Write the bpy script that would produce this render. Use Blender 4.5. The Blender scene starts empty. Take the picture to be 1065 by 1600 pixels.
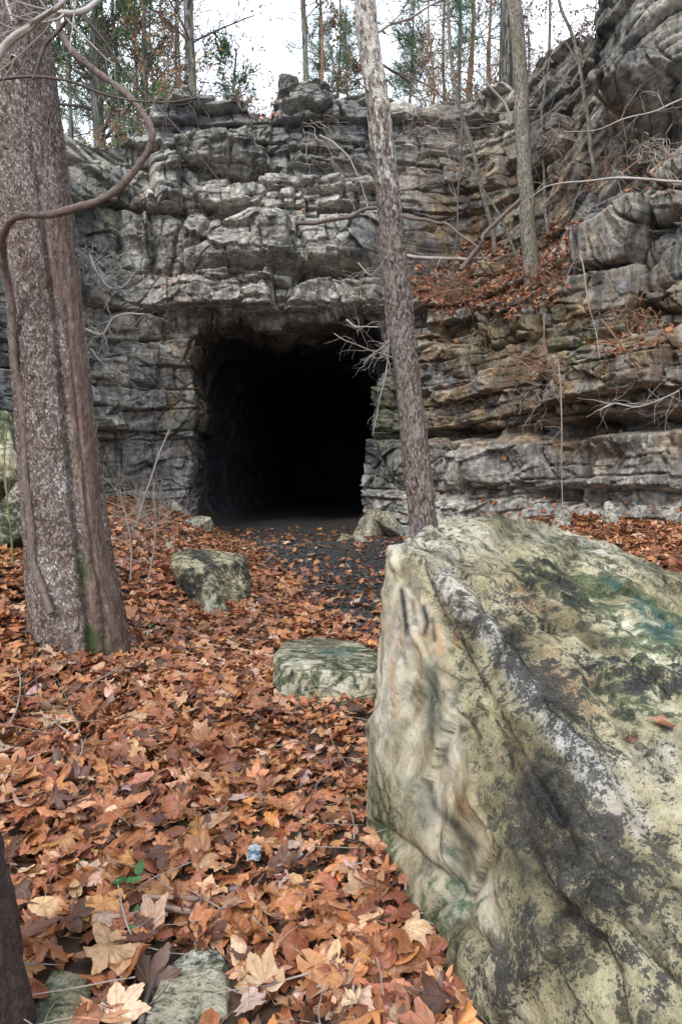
import bpy, math, random
import numpy as np
from mathutils import Vector
rad = math.radians
D = bpy.data
scene = bpy.context.scene
COL = scene.collection

# ------------------------------------------------------------------ camera
EYE = 1.6
PITCH = math.atan(60 / 1067.0)
cam = D.objects.new('camera', D.cameras.new('camera'))
COL.objects.link(cam)
cam.location = (0, 0, EYE)
cam.rotation_euler = (math.pi / 2 - PITCH, 0, 0)
cam.data.sensor_fit = 'VERTICAL'
cam.data.sensor_height = 36.0
cam.data.lens = 24.0
cam.data.clip_start = 0.05
cam.data.clip_end = 1500
scene.camera = cam
CP, SP = math.cos(PITCH), math.sin(PITCH)

def W(u, v, d):
    """world point seen at photo pixel (u, v) at distance d along Y"""
    x = (u - 532.5) / 1066.67
    y = (800 - v) / 1066.67
    dy = CP + y * SP
    dz = y * CP - SP
    return (x / dy * d, d, EYE + dz / dy * d)

def PIX(x, y, z):
    zz = z - EYE
    f = y * CP - zz * SP
    up = y * SP + zz * CP
    f = np.maximum(f, 0.05)
    return 532.5 + x / f * 1066.67, 800 - up / f * 1066.67

# ------------------------------------------------------------------ light
SUN_EL, SUN_AZ = 42.0, 205.0
world = D.worlds.new('World'); scene.world = world
world.use_nodes = True
wn, wl = world.node_tree.nodes, world.node_tree.links
for n in list(wn): wn.remove(n)
wo = wn.new('ShaderNodeOutputWorld'); bg = wn.new('ShaderNodeBackground')
sky = wn.new('ShaderNodeTexSky'); sky.sky_type = 'NISHITA'; sky.sun_disc = False
sky.sun_elevation = rad(SUN_EL); sky.sun_rotation = rad(SUN_AZ)
sky.air_density = 1.0; sky.dust_density = 2.0
tc = wn.new('ShaderNodeTexCoord')
cn = wn.new('ShaderNodeTexNoise'); cn.inputs['Scale'].default_value = 2.6
cn.inputs['Detail'].default_value = 7; cn.inputs['Roughness'].default_value = .55
cr = wn.new('ShaderNodeValToRGB')
cr.color_ramp.elements[0].position = .30; cr.color_ramp.elements[0].color = (.55, .55, .55, 1)
cr.color_ramp.elements[1].position = .52; cr.color_ramp.elements[1].color = (1, 1, 1, 1)
mx = wn.new('ShaderNodeMix'); mx.data_type = 'RGBA'
mx.inputs[7].default_value = (11.6, 12.9, 14.6, 1)     # cloud white, in the units of the physical sky
wl.new(tc.outputs['Generated'], cn.inputs['Vector']); wl.new(cn.outputs[0], cr.inputs[0])
wl.new(cr.outputs[0], mx.inputs[0]); wl.new(sky.outputs[0], mx.inputs[6])
wl.new(mx.outputs[2], bg.inputs[0]); wl.new(bg.outputs[0], wo.inputs[0])
bg.inputs['Strength'].default_value = 0.1
sun = D.objects.new('sun', D.lights.new('sun', 'SUN')); COL.objects.link(sun)
sun.data.energy = 1.5; sun.data.angle = rad(14); sun.data.color = (1, .95, .88)
az = rad(SUN_AZ); el = rad(SUN_EL)
sdir = Vector((math.sin(az) * math.cos(el), math.cos(az) * math.cos(el), math.sin(el)))
sun.rotation_euler = sdir.to_track_quat('Z', 'Y').to_euler()
scene.view_settings.view_transform = 'Standard'
scene.view_settings.look = 'None'
scene.view_settings.exposure = 0.88
scene.view_settings.gamma = 1.0
scene.cycles.max_bounces = 6
scene.cycles.diffuse_bounces = 3
scene.cycles.glossy_bounces = 2
scene.cycles.transparent_max_bounces = 4

# ------------------------------------------------------------------ numpy helpers
rng = np.random.default_rng(7)
random.seed(11)

def hsh(ix, iy=0, iz=0, seed=0):
    a = (np.asarray(ix).astype(np.int64) & 0xffffffff).astype(np.uint64)
    b = (np.asarray(iy).astype(np.int64) & 0xffffffff).astype(np.uint64)
    c = (np.asarray(iz).astype(np.int64) & 0xffffffff).astype(np.uint64)
    M = np.uint64(0xffffffff)
    h = (a * np.uint64(374761393) + b * np.uint64(668265263) + c * np.uint64(2147483647 - 58) + np.uint64(seed * 974711 + 12345)) & M
    h = ((h ^ (h >> np.uint64(13))) * np.uint64(1274126177)) & M
    h = ((h ^ (h >> np.uint64(16))) * np.uint64(2246822519)) & M
    h = h ^ (h >> np.uint64(15))
    return h.astype(np.float64) / 4294967295.0

def vn(x, y, z=0.0, seed=0):
    x = np.asarray(x, float); y = np.asarray(y, float) + 0 * x; z = np.asarray(z, float) + 0 * x
    ix, iy, iz = np.floor(x), np.floor(y), np.floor(z)
    fx, fy, fz = x - ix, y - iy, z - iz
    fx = fx * fx * fx * (fx * (fx * 6 - 15) + 10); fy = fy * fy * fy * (fy * (fy * 6 - 15) + 10); fz = fz * fz * fz * (fz * (fz * 6 - 15) + 10)
    r = 0
    for dx in (0, 1):
        wx = fx if dx else 1 - fx
        for dy in (0, 1):
            wy = fy if dy else 1 - fy
            for dz in (0, 1):
                wz = fz if dz else 1 - fz
                r = r + wx * wy * wz * hsh(ix + dx, iy + dy, iz + dz, seed)
    return r * 2 - 1

def fbm(x, y, z=0.0, octs=4, seed=0, gain=.5):
    r, a, t = 0, 1.0, 0
    for k in range(octs):
        r = r + a * vn(x * 2 ** k + 3.1 * k, y * 2 ** k, z * 2 ** k, seed + k); t += a; a *= gain
    return r / t * 1.5

def sst(a, b, x):
    t = np.clip((np.asarray(x, float) - a) / (b - a), 0, 1)
    return t * t * (3 - 2 * t)

def ridged(x, y, z=0.0, octs=4, seed=0):
    r, a, t = 0, 1.0, 0
    for k in range(octs):
        r = r + a * (1 - 2.2 * np.abs(vn(x * 2 ** k + 7 * k, y * 2 ** k, z * 2 ** k, seed + k))); t += a; a *= .5
    return r / t

def mesh_np(name, V, F, mat, parent=None, attrs=None, smooth=True):
    """V (n,3); F is an int array (m,4) or (m,3), or a list of such arrays"""
    me = D.meshes.new(name)
    Fs = [f for f in (F if isinstance(F, list) else [F]) if len(f)]
    me.vertices.add(len(V)); me.vertices.foreach_set('co', np.asarray(V, np.float32).ravel())
    li = np.concatenate([f.ravel() for f in Fs]).astype(np.int32)
    ln = np.concatenate([np.full(len(f), f.shape[1]) for f in Fs])
    st = np.concatenate([[0], np.cumsum(ln)[:-1]]).astype(np.int32)
    me.loops.add(len(li)); me.loops.foreach_set('vertex_index', li)
    me.polygons.add(len(ln)); me.polygons.foreach_set('loop_start', st)
    me.update(calc_edges=True)
    me.validate()
    if smooth: me.polygons.foreach_set('use_smooth', np.ones(len(me.polygons), bool))
    for k, a in (attrs or {}).items():
        a = np.asarray(a, np.float32)
        if a.shape[1] == 4:
            at = me.attributes.new(k, 'FLOAT_COLOR', 'POINT'); at.data.foreach_set('color', a.ravel())
        else:
            at = me.attributes.new(k, 'FLOAT_VECTOR', 'POINT'); at.data.foreach_set('vector', a.ravel())
    if mat: me.materials.append(mat)
    o = D.objects.new(name, me); COL.objects.link(o)
    if parent: o.parent = parent
    return o

def tag(o, label=None, cat=None, group=None, kind=None):
    if label: o['label'] = label
    if cat: o['category'] = cat
    if group: o['group'] = group
    if kind: o['kind'] = kind
    return o

def thing(name, label, cat, group=None):
    o = D.objects.new(name, None); COL.objects.link(o); o.empty_display_size = .2
    return tag(o, label, cat, group)

def settle(root, loc):
    """put an Empty at the thing's base, its parts staying where they are"""
    root.location = loc
    for ch in D.objects:
        if ch.parent == root: ch.location = (-loc[0], -loc[1], -loc[2])

def grid_faces(nu, nv):
    i = np.arange((nu) * (nv)).reshape(nu, nv)
    return np.stack([i[:-1, :-1], i[1:, :-1], i[1:, 1:], i[:-1, 1:]], -1).reshape(-1, 4)

# ------------------------------------------------------------------ materials
class Mat:
    def __init__(s, name):
        s.m = D.materials.new(name); s.m.use_nodes = True
        s.t = s.m.node_tree; s.t.nodes.clear()
        s.tc = s.t.nodes.new('ShaderNodeTexCoord')
        s.obj = s.tc.outputs['Object']
    def N(s, typ): return s.t.nodes.new('ShaderNode' + typ)
    def put(s, sock, v):
        if hasattr(v, 'is_linked') or hasattr(v, 'links'): s.t.links.new(v, sock)
        else:
            if isinstance(v, (tuple, list)) and len(v) == 3 and len(sock.default_value) == 4: v = (*v, 1)
            sock.default_value = v
    def attr(s, name):
        n = s.N('Attribute'); n.attribute_name = name; return n
    def map(s, vec, scale=(1, 1, 1), loc=(0, 0, 0), rot=(0, 0, 0)):
        n = s.N('Mapping'); s.put(n.inputs[0], vec); n.inputs[1].default_value = loc; n.inputs[2].default_value = rot; n.inputs[3].default_value = scale
        return n.outputs[0]
    def noise(s, vec, scale=5, detail=5, rough=.55, dist=0):
        n = s.N('TexNoise'); s.put(n.inputs['Vector'], vec); n.inputs['Scale'].default_value = scale
        n.inputs['Detail'].default_value = detail; n.inputs['Roughness'].default_value = rough; n.inputs['Distortion'].default_value = dist
        return n.outputs[0]
    def voro(s, vec, scale=5, feat='F1', out=0, rnd=1):
        n = s.N('TexVoronoi'); n.feature = feat; s.put(n.inputs['Vector'], vec); n.inputs['Scale'].default_value = scale
        n.inputs['Randomness'].default_value = rnd
        return n.outputs[out]
    def ramp(s, fac, els, const=False):
        n = s.N('ValToRGB'); s.put(n.inputs[0], fac); e = n.color_ramp.elements
        if const: n.color_ramp.interpolation = 'CONSTANT'
        while len(e) < len(els): e.new(.5)
        for k, (p, c) in enumerate(els):
            e[k].position = p
            if not isinstance(c, (tuple, list)): c = (c, c, c)
            e[k].color = (*c, 1)
        return n.outputs[0]
    def mix(s, fac, a, b, blend='MIX'):
        n = s.N('Mix'); n.data_type = 'RGBA'; n.blend_type = blend
        s.put(n.inputs[0], fac); s.put(n.inputs[6], a); s.put(n.inputs[7], b); return n.outputs[2]
    def math(s, op, a, b=0, clamp=False):
        n = s.N('Math'); n.operation = op; n.use_clamp = clamp; s.put(n.inputs[0], a); s.put(n.inputs[1], b); return n.outputs[0]
    def sep(s, v):
        n = s.N('SeparateXYZ'); s.put(n.inputs[0], v); return n.outputs
    def bump(s, h, strength=.5, dist=.02, normal=None):
        n = s.N('Bump'); s.put(n.inputs['Height'], h); n.inputs['Strength'].default_value = strength; n.inputs['Distance'].default_value = dist
        if normal: s.put(n.inputs['Normal'], normal)
        return n.outputs[0]
    def out(s, color, rough=.85, normal=None, spec=.3, trans=None):
        p = s.N('BsdfPrincipled'); s.put(p.inputs['Base Color'], color); s.put(p.inputs['Roughness'], rough)
        p.inputs['Specular IOR Level'].default_value = spec
        if normal: s.put(p.inputs['Normal'], normal)
        o = s.N('OutputMaterial')
        sh = p.outputs[0]
        if trans is not None:
            tb = s.N('BsdfTranslucent'); s.put(tb.inputs[0], color); ms = s.N('MixShader'); ms.inputs[0].default_value = trans
            s.t.links.new(sh, ms.inputs[1]); s.t.links.new(tb.outputs[0], ms.inputs[2]); sh = ms.outputs[0]
        s.t.links.new(sh, o.inputs[0]); return s.m

def m_cliff():
    m = Mat('limestone')
    rk = m.attr('rock').outputs['Vector']      # s, bedding height, per-block random
    ti = m.attr('tint')                         # r warm, g dark, b light, a moss
    ts = m.N('SeparateColor'); m.put(ts.inputs[0], ti.outputs['Color'])
    warm, dark, light = ts.outputs[0], ts.outputs[1], ts.outputs[2]
    moss = ti.outputs['Alpha']
    lam = m.map(rk, (.5, 7, .0))
    n1 = m.noise(lam, 2.2, 8, .65, .4)
    lam2 = m.map(rk, (1.6, 26, 0))
    n2 = m.noise(lam2, 1.3, 5, .7, .5)
    nb = m.noise(m.obj, .55, 6, .6)
    nf = m.noise(m.obj, 9, 9, .72)
    base = m.ramp(nb, [(.30, (.052, .060, .076)), (.41, (.155, .163, .178)), (.52, (.28, .265, .235)), (.66, (.50, .465, .40))])
    base = m.mix(m.math('MULTIPLY', n1, .55), base, m.ramp(n1, [(.36, (.035, .04, .05)), (.48, (.17, .167, .165)), (.61, (.47, .445, .40))]))
    rnd = m.sep(rk)[2]
    blk = m.ramp(rnd, [(0, .55), (.5, .95), (1, 1.4)])
    base = m.mix(.8, base, blk, 'MULTIPLY')
    wcol = m.ramp(m.noise(m.obj, 1.3, 6, .65), [(.36, (.06, .038, .024)), (.5, (.20, .13, .075)), (.62, (.42, .30, .18))])
    wf = m.math('MULTIPLY', warm, m.ramp(m.noise(m.map(m.obj, (1, 1, .8)), 1.7, 7, .7), [(.36, .0), (.58, 1)]))
    base = m.mix(wf, base, wcol)
    lf = m.math('MULTIPLY', light, m.ramp(m.noise(m.obj, 2.1, 7, .7), [(.36, 0), (.62, 1)]))
    base = m.mix(lf, base, m.ramp(nf, [(.3, (.30, .27, .24)), (.6, (.64, .60, .54))]))
    # black water streaks; dark tint adds face patches and painted shade inside the tunnel
    st = m.ramp(m.noise(m.map(m.obj, (3.0, 3.0, .35)), 1.0, 7, .7), [(.48, 0), (.60, 1)])
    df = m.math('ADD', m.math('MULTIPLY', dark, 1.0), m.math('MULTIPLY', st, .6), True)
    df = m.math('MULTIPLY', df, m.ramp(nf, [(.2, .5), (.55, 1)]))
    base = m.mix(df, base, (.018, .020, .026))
    mf = m.math('MULTIPLY', moss, m.ramp(m.noise(m.obj, 3.2, 8, .75), [(.45, 0), (.62, 1)]))
    base = m.mix(mf, base, m.ramp(nf, [(.35, (.035, .05, .018)), (.65, (.13, .15, .05))]))
    base = m.mix(.85, base, m.ramp(nf, [(.32, .38), (.48, .95), (.66, 1.45)]), 'MULTIPLY')
    base = m.mix(.5, base, m.ramp(n2, [(.3, .45), (.5, 1), (.72, 1.4)]), 'MULTIPLY')
    cr_ = m.voro(m.map(m.obj, (1, 1, 1.3)), 2.6, 'DISTANCE_TO_EDGE')
    h = m.math('ADD', m.math('MULTIPLY', n2, .35), m.math('MULTIPLY', nf, .9))
    h = m.math('ADD', h, m.math('MULTIPLY', n1, .3))
    h = m.math('ADD', h, m.math('MULTIPLY', m.ramp(cr_, [(0, 0), (.025, 1)]), .18))
    return m.out(base, .88, m.bump(h, .8, .03))

def m_soil():
    m = Mat('soil')
    ti = m.attr('tint'); ts = m.N('SeparateColor'); m.put(ts.inputs[0], ti.outputs['Color'])
    n = m.noise(m.obj, 14, 9, .7); n2 = m.noise(m.obj, 1.6, 4)
    a = m.ramp(n, [(.3, (.022, .015, .010)), (.5, (.075, .045, .028)), (.7, (.16, .085, .05))])
    b = m.ramp(m.noise(m.obj, 40, 8, .8), [(.3, (.010, .009, .008)), (.5, (.034, .031, .029)), (.68, (.11, .105, .10))])
    c = m.mix(ts.outputs[0], a, b)
    return m.out(c, .9, m.bump(m.math('ADD', n, m.math('MULTIPLY', n2, .5)), .8, .04))

M_CLIFF = m_cliff(); M_SOIL = m_soil()

# ------------------------------------------------------------------ cliff plan curve
CPTS = np.array([(-9.5, 1), (-8.0, 5), (-6.9, 9), (-6.6, 12.5), (-6.9, 16), (-6.0, 18.5), (-4.3, 19.3), (-2, 19.3), (0.5, 19.3), (1.9, 18.6), (3.6, 17.0), (5.3, 14.9), (6.9, 12.5), (8.3, 9.5), (9.6, 5.5), (10.6, 1)], float)
def catmull(P, n=60):
    out = []
    Q = np.vstack([2 * P[0] - P[1], P, 2 * P[-1] - P[-2]])
    for i in range(1, len(Q) - 2):
        t = np.linspace(0, 1, n, endpoint=False)[:, None]
        a, b, c, d = Q[i - 1], Q[i], Q[i + 1], Q[i + 2]
        out.append(.5 * (2 * b + (c - a) * t + (2 * a - 5 * b + 4 * c - d) * t ** 2 + (3 * b - a - 3 * c + d) * t ** 3))
    out.append(Q[-2][None]); return np.vstack(out)
cc = catmull(CPTS)
cs = np.concatenate([[0], np.cumsum(np.linalg.norm(np.diff(cc, axis=0), axis=1))])
SL = cs[-1]
def curve(s):
    x = np.interp(s, cs, cc[:, 0]); y = np.interp(s, cs, cc[:, 1])
    e = .9
    tx = np.interp(s + e, cs, cc[:, 0]) - np.interp(s - e, cs, cc[:, 0]); ty = np.interp(s + e, cs, cc[:, 1]) - np.interp(s - e, cs, cc[:, 1])
    l = np.hypot(tx, ty); return x, y, ty / l, -tx / l
_ss = np.linspace(0, SL, 4000); _sx, _sy, _, _ = curve(_ss)
_su = PIX(_sx, _sy, 0 * _sx + 3)[0]; _ok = _sy > 8
def s_of_u(u): return float(_ss[_ok][np.argmin(np.abs(_su[_ok] - u))])
def sz(u, v):
    s = s_of_u(u); x, y, _, _ = curve(np.array([s])); return s, W(u, v, float(y[0]))[2]

MOUTH = np.array([sz(u, v) for u, v in [(290, 860), (293, 770), (300, 700), (308, 640), (300, 590), (308, 540), (312, 503), (338, 492), (385, 496), (430, 506), (470, 492), (560, 488), (588, 506), (596, 560), (588, 640), (570, 700), (572, 770), (578, 860)]])
MOUTH[0, 1] = -1; MOUTH[-1, 1] = -1

def poly_sd(px, py, P):
    d2 = np.full(px.shape, 1e9); cx = np.zeros_like(px); cy = np.zeros_like(px); ins = np.zeros(px.shape, bool)
    for i in range(len(P)):
        a, b = P[i], P[(i + 1) % len(P)]
        e = b - a; t = np.clip(((px - a[0]) * e[0] + (py - a[1]) * e[1]) / (e @ e), 0, 1)
        qx, qy = a[0] + t * e[0], a[1] + t * e[1]; dd = (px - qx) ** 2 + (py - qy) ** 2
        k = dd < d2; d2 = np.where(k, dd, d2); cx = np.where(k, qx, cx); cy = np.where(k, qy, cy)
        c = ((a[1] > py) != (b[1] > py)) & (px < e[0] * (py - a[1]) / (e[1] + 1e-12) + a[0]); ins ^= c
    return np.where(ins, -1, 1) * np.sqrt(d2), cx, cy

MAJOR = np.array([-3, .25, 1.1, 2.5, 2.72, 3.35, 3.9, 4.5, 5.2, 5.96, 6.95, 8.75, 9.35, 10.05, 10.75, 11.3, 11.75, 12.3, 12.9, 13.6, 14.6, 15.8, 17, 18.5, 20, 24])
def subdiv(b, lo, hi, seed):
    r = np.random.default_rng(seed); out = []
    for a, c in zip(b[:-1], b[1:]):
        out.append(a); z = a
        while True:
            z += r.uniform(lo, hi)
            if z > c - lo * .6: break
            out.append(z)
    return np.array(out + [b[-1]])
MINOR = subdiv(MAJOR, .22, .58, 3); FINE = subdiv(MINOR, .05, .12, 4)

def layer(sx, w, B, Wd, seed, amp, rw, rd, joint=1.0, tilt=.12):
    i = np.clip(np.searchsorted(B, w) - 1, 0, len(B) - 2)
    lo, hi = B[i], B[i + 1]
    Wb = Wd * (.55 + 1.1 * hsh(i, 1, 0, seed))
    q = sx / Wb + 17 * hsh(i, 2, 0, seed); c = np.floor(q)
    jl = c + (hsh(i, c, 3, seed) - .5) * .7; jr = c + 1 + (hsh(i, c + 1, 3, seed) - .5) * .7
    c = np.where(q < jl, c - 1, np.where(q > jr, c + 1, c))
    jl = c + (hsh(i, c, 3, seed) - .5) * .7; jr = c + 1 + (hsh(i, c + 1, 3, seed) - .5) * .7
    r = hsh(i, c, 7, seed)
    js = np.where(hsh(i, c + (q - jl > jr - q), 9, seed) < joint, 1.0, .0)
    ds = np.minimum(q - jl, jr - q) * Wb + (1 - js) * 9
    dz = np.minimum(w - lo, hi - w)
    rr = hsh(i, 5, 7, seed)
    off = amp * ((r - .5) * 1.2 + (rr - .5) * 1.3)
    off = off + tilt * (hsh(i, c, 11, seed) - .5) * 2 * (q - (jl + jr) / 2) * Wb * .8 + tilt * (hsh(i, c, 12, seed) - .65) * 2 * (w - (lo + hi) / 2)
    e = np.minimum(dz, ds)
    k = np.clip(1 - e / rw, 0, 1)
    off = off - rd * k * k
    return off, r

S_R = s_of_u(880); S_L = s_of_u(215); S_M = s_of_u(430); S_T1 = s_of_u(600); S_U = s_of_u(650)

def bedding(s, z):
    up = sst(5.2, 8.0, z)
    w = z + .20 * vn(s * .22, z * .12, 1, 21) + .05 * vn(s * .8, z * .5, 2, 22) + .012 * fbm(s * 2.6, z * 2.6, 3, 3, 23)
    w = w + .10 * (hsh(np.floor(s / 1.7 + .25 * vn(s, z * .8, 0, 24)), 0, 0, 25) - .5)
    w = w - .035 * (s - S_M)
    dip = sst(S_R - 3.5, S_R + 2.0, s) * up
    w = w - dip * .62 * np.maximum(s - (S_R - 3.5), 0)
    dl = (1 - sst(S_L - 1.5, S_L + .3, s)) * sst(5.5, 7.5, z)
    w = w + dl * .55 * (s - S_L)
    return w

def ledge_z(s):
    # height of the leaf-covered ledge on the right wall
    return np.interp(s, [S_T1, S_U, s_of_u(760), s_of_u(860), s_of_u(900), s_of_u(1000), s_of_u(1060), SL], [6.6, 5.7, 5.9, 6.0, 6.9, 7.1, 7.4, 7.4])

def macro(s, z):
    """outward (+) / inward (-) shape of the whole face"""
    M = 0 * s
    right = sst(S_T1 - .3, S_U + .6, s)
    lz = ledge_z(s) + .25 * vn(s * .9, 0, 0, 31)
    M = M - right * 1.5 * sst(0, 1.0, z - lz)
    M = M - right * .07 * np.maximum(z - lz, 0)
    # small vegetated ledge low on the right wall
    rr = sst(s_of_u(830), s_of_u(930), s)
    M = M + rr * .55 * (1 - sst(4.0, 4.5, z)) * sst(2.3, 3.0, z)
    # recessed thin beds above the lower massive bed
    w = bedding(s, z)
    low = sst(S_T1 - .5, S_T1 + 1, s)
    M = M - low * .55 * np.exp(-((z - 2.62 - .12 * vn(s * .6, 0, 0, 33)) / .17) ** 4) * (.6 + .6 * vn(s * .5, 1, 0, 34) ** 2 + .5 * rr)
    M = M + low * .35 * (1 - sst(2.35, 2.6, z))
    M = M - low * .5 * np.exp(-((z - 1.12) / .2) ** 2) * (.4 + .8 * sst(-.2, .6, vn(s * .45, 5, 0, 35)))
    # toe apron
    M = M + (.55 * sst(S_T1, S_T1 + 1.5, s) + .2 * (1 - sst(S_L + .6, S_L + 1.6, s))) * np.clip(1.05 - z, 0, 1.4)
    # front face: massive bed and lintel jut out over the mouth, cap leans back
    front = sst(S_L + .4, S_L + 1.6, s) * (1 - sst(S_T1 - .6, S_T1 + .8, s))
    M = M + front * (.45 * sst(5.9, 6.1, z) * (1 - sst(6.85, 7.0, z)) + .75 * sst(6.95, 7.45, z) * (1 - sst(8.2, 9.0, z)))
    M = M - front * .13 * np.maximum(z - 9, 0)
    M = M - front * .45 * np.exp(-((z - 9.95) / .16) ** 2) * sst(S_L + 1.2, S_L + 2, s)
    # left pilaster with ledge at z ~ 7
    pil = sst(S_L - .6, S_L + .2, s) * (1 - sst(S_L + 1.6, S_L + 2.4, s))
    M = M + pil * (.35 * (1 - sst(6.6, 7.3, z)))
    left = 1 - sst(S_L - 2.0, S_L - .2, s)
    M = M - left * .10 * np.maximum(z - 3, 0)
    # jutting dark rock at the upper right that overhangs the notch
    M = M + 1.5 * sst(S_R - .2, S_R + .5, s) * (1 - sst(S_R + 1.2, S_R + 3.2, s)) * sst(8.9, 9.8, z)
    return M

UTOP = [(-400, 12), (60, 10.6), (120, 10.2), (200, 10.35), (232, 10.8), (250, 11.85), (300, 12.2), (375, 12.3), (388, 11.6), (420, 11.6), (440, 12.6), (500, 12.65), (516, 12.25), (560, 12.2), (610, 11.75), (640, 11.9), (700, 11.95), (735, 11.95), (760, 12.2), (855, 12.2), (864, 11.8), (872, 18), (1065, 19.5)]
TOPS = [s_of_u(u) for u, _ in UTOP]
def top_z(s):
    t = np.interp(s, TOPS, [z for _, z in UTOP])
    c = np.floor(s / .55 + .5 * vn(s * 1.3, 2, 0, 41)); t = t + .22 * (hsh(c, 0, 0, 42) - .5) + .12 * vn(s * 3, 0, 0, 43)
    return t

def facets(a, b, seed, tilt, amp, crack, cw):
    """fractured faces: each random cell is a tilted plane with a crack round it"""
    ia, ib = np.floor(a), np.floor(b)
    f1 = np.full(a.shape, 9.0); f2 = np.full(a.shape, 9.0); o = np.zeros_like(a)
    for i in (-1, 0, 1):
        for j in (-1, 0, 1):
            ca, cb = ia + i, ib + j
            pa = ca + .1 + .8 * hsh(ca, cb, 1, seed); pb = cb + .1 + .8 * hsh(ca, cb, 2, seed)
            d = np.hypot(a - pa, b - pb)
            h = amp * (hsh(ca, cb, 3, seed) - .5) * 2 + tilt * (a - pa) * (hsh(ca, cb, 4, seed) - .5) * 2 + tilt * (b - pb) * (hsh(ca, cb, 5, seed) - .55) * 2
            k = d < f1
            f2 = np.where(k, f1, np.minimum(f2, d)); f1 = np.where(k, d, f1); o = np.where(k, h, o)
    return o - crack * np.clip(1 - (f2 - f1) / cw, 0, 1) ** 2

BLOCKS = []   # single big blocks of the face: outline, how far it juts, lean along and up, how much of the thin bedding stays
def _blk(off, ts, tz, keep, *pts):
    P = np.array([sz(u, v) for u, v in pts]); BLOCKS.append((P, off, ts, tz, keep))
_blk(.50, .35, .05, .7, (241, 243), (262, 232), (287, 248), (287, 322), (262, 314), (246, 326))
_blk(.22, -.05, .10, .25, (194, 330), (232, 325), (236, 395), (250, 398), (228, 428), (200, 418))
_blk(.12, .10, -.05, .25, (237, 325), (272, 330), (288, 345), (276, 400), (268, 432), (240, 424), (251, 398))
_blk(.30, -.35, -.1, .4, (291, 322), (318, 316), (331, 350), (322, 395), (291, 412))
_blk(.42, .04, .10, .35, (288, 402), (335, 380), (400, 333), (455, 350), (460, 400), (476, 425), (455, 458), (380, 442), (290, 436))
_blk(.30, -.05, .05, .45, (463, 352), (610, 340), (612, 432), (500, 436), (484, 415))
_blk(.28, .10, .2, .8, (335, 468), (420, 452), (440, 488), (385, 500), (345, 494))
_blk(.34, -.06, .1, .8, (441, 490), (474, 444), (610, 438), (606, 478), (540, 488), (480, 492))
_blk(.30, -.12, .22, .5, (275, 218), (360, 195), (420, 225), (432, 258), (380, 268), (300, 255))
_blk(.26, .10, .2, .5, (412, 270), (470, 240), (560, 244), (598, 296), (480, 302), (420, 298))
_blk(.22, -.1, .1, .4, (306, 296), (380, 290), (402, 316), (350, 334), (312, 316))
_blk(.14, .2, 0, .3, (388, 262), (402, 238), (420, 240), (418, 262))
_blk(.45, .1, .15, .5, (425, 150), (440, 120), (500, 122), (520, 150), (505, 172), (450, 165))
_blk(.45, .12, .12, .35, (888, 352), (1002, 300), (1008, 330), (984, 408), (893, 418))
_blk(.25, .0, .15, .35, (1010, 300), (1075, 280), (1075, 338), (1013, 352))
_blk(.30, -.1, .12, .3, (843, 475), (890, 432), (985, 404), (1000, 450), (962, 520), (858, 552))
_blk(.20, .15, -.1, .3, (990, 425), (1075, 330), (1075, 490), (985, 480))
_blk(.40, .05, .2, .6, (922, 572), (1080, 545), (1080, 640), (922, 632))
_blk(.24, .1, .1, .3, (674, 728), (730, 705), (735, 770), (690, 776))
_blk(.30, -.1, .15, .35, (745, 702), (850, 690), (870, 752), (800, 768), (755, 760))
_blk(.20, .1, .1, .3, (876, 690), (940, 672), (934, 765), (882, 770))
_blk(.34, -.02, .12, .35, (946, 680), (1090, 652), (1090, 768), (950, 766))
_blk(.45, .1, .1, .3, (722, 152), (800, 140), (826, 190), (790, 236), (730, 236))
_blk(.22, -.1, .1, .4, (648, 530), (720, 540), (735, 600), (652, 620))
_blk(.26, .1, .15, .3, (728, 472), (830, 466), (842, 520), (762, 546))
_blk(.16, .2, .0, .3, (172, 484), (212, 482), (214, 514), (178, 516))
_blk(.12, -.2, .1, .3, (216, 486), (262, 500), (258, 540), (218, 530))
_blk(.2, .1, .0, .3, (200, 540), (250, 545), (246, 610), (204, 600))
_blk(.25, .2, .1, .35, (156, 560), (198, 556), (200, 640), (160, 650))
_blk(.2, -.2, .1, .35, (180, 660), (240, 650), (236, 730), (190, 740))
_blk(.3, .1, -.3, .6, (110, 240), (190, 262), (190, 320), (120, 300))
_blk(.25, .1, .1, .4, (640, 215), (720, 205), (730, 262), (650, 275))
_blk(.3, .1, .3, .8, (900, 130), (990, 60), (1010, 80), (930, 170))
_blk(.3, .1, .3, .8, (860, 320), (960, 200), (985, 215), (900, 330))

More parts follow.
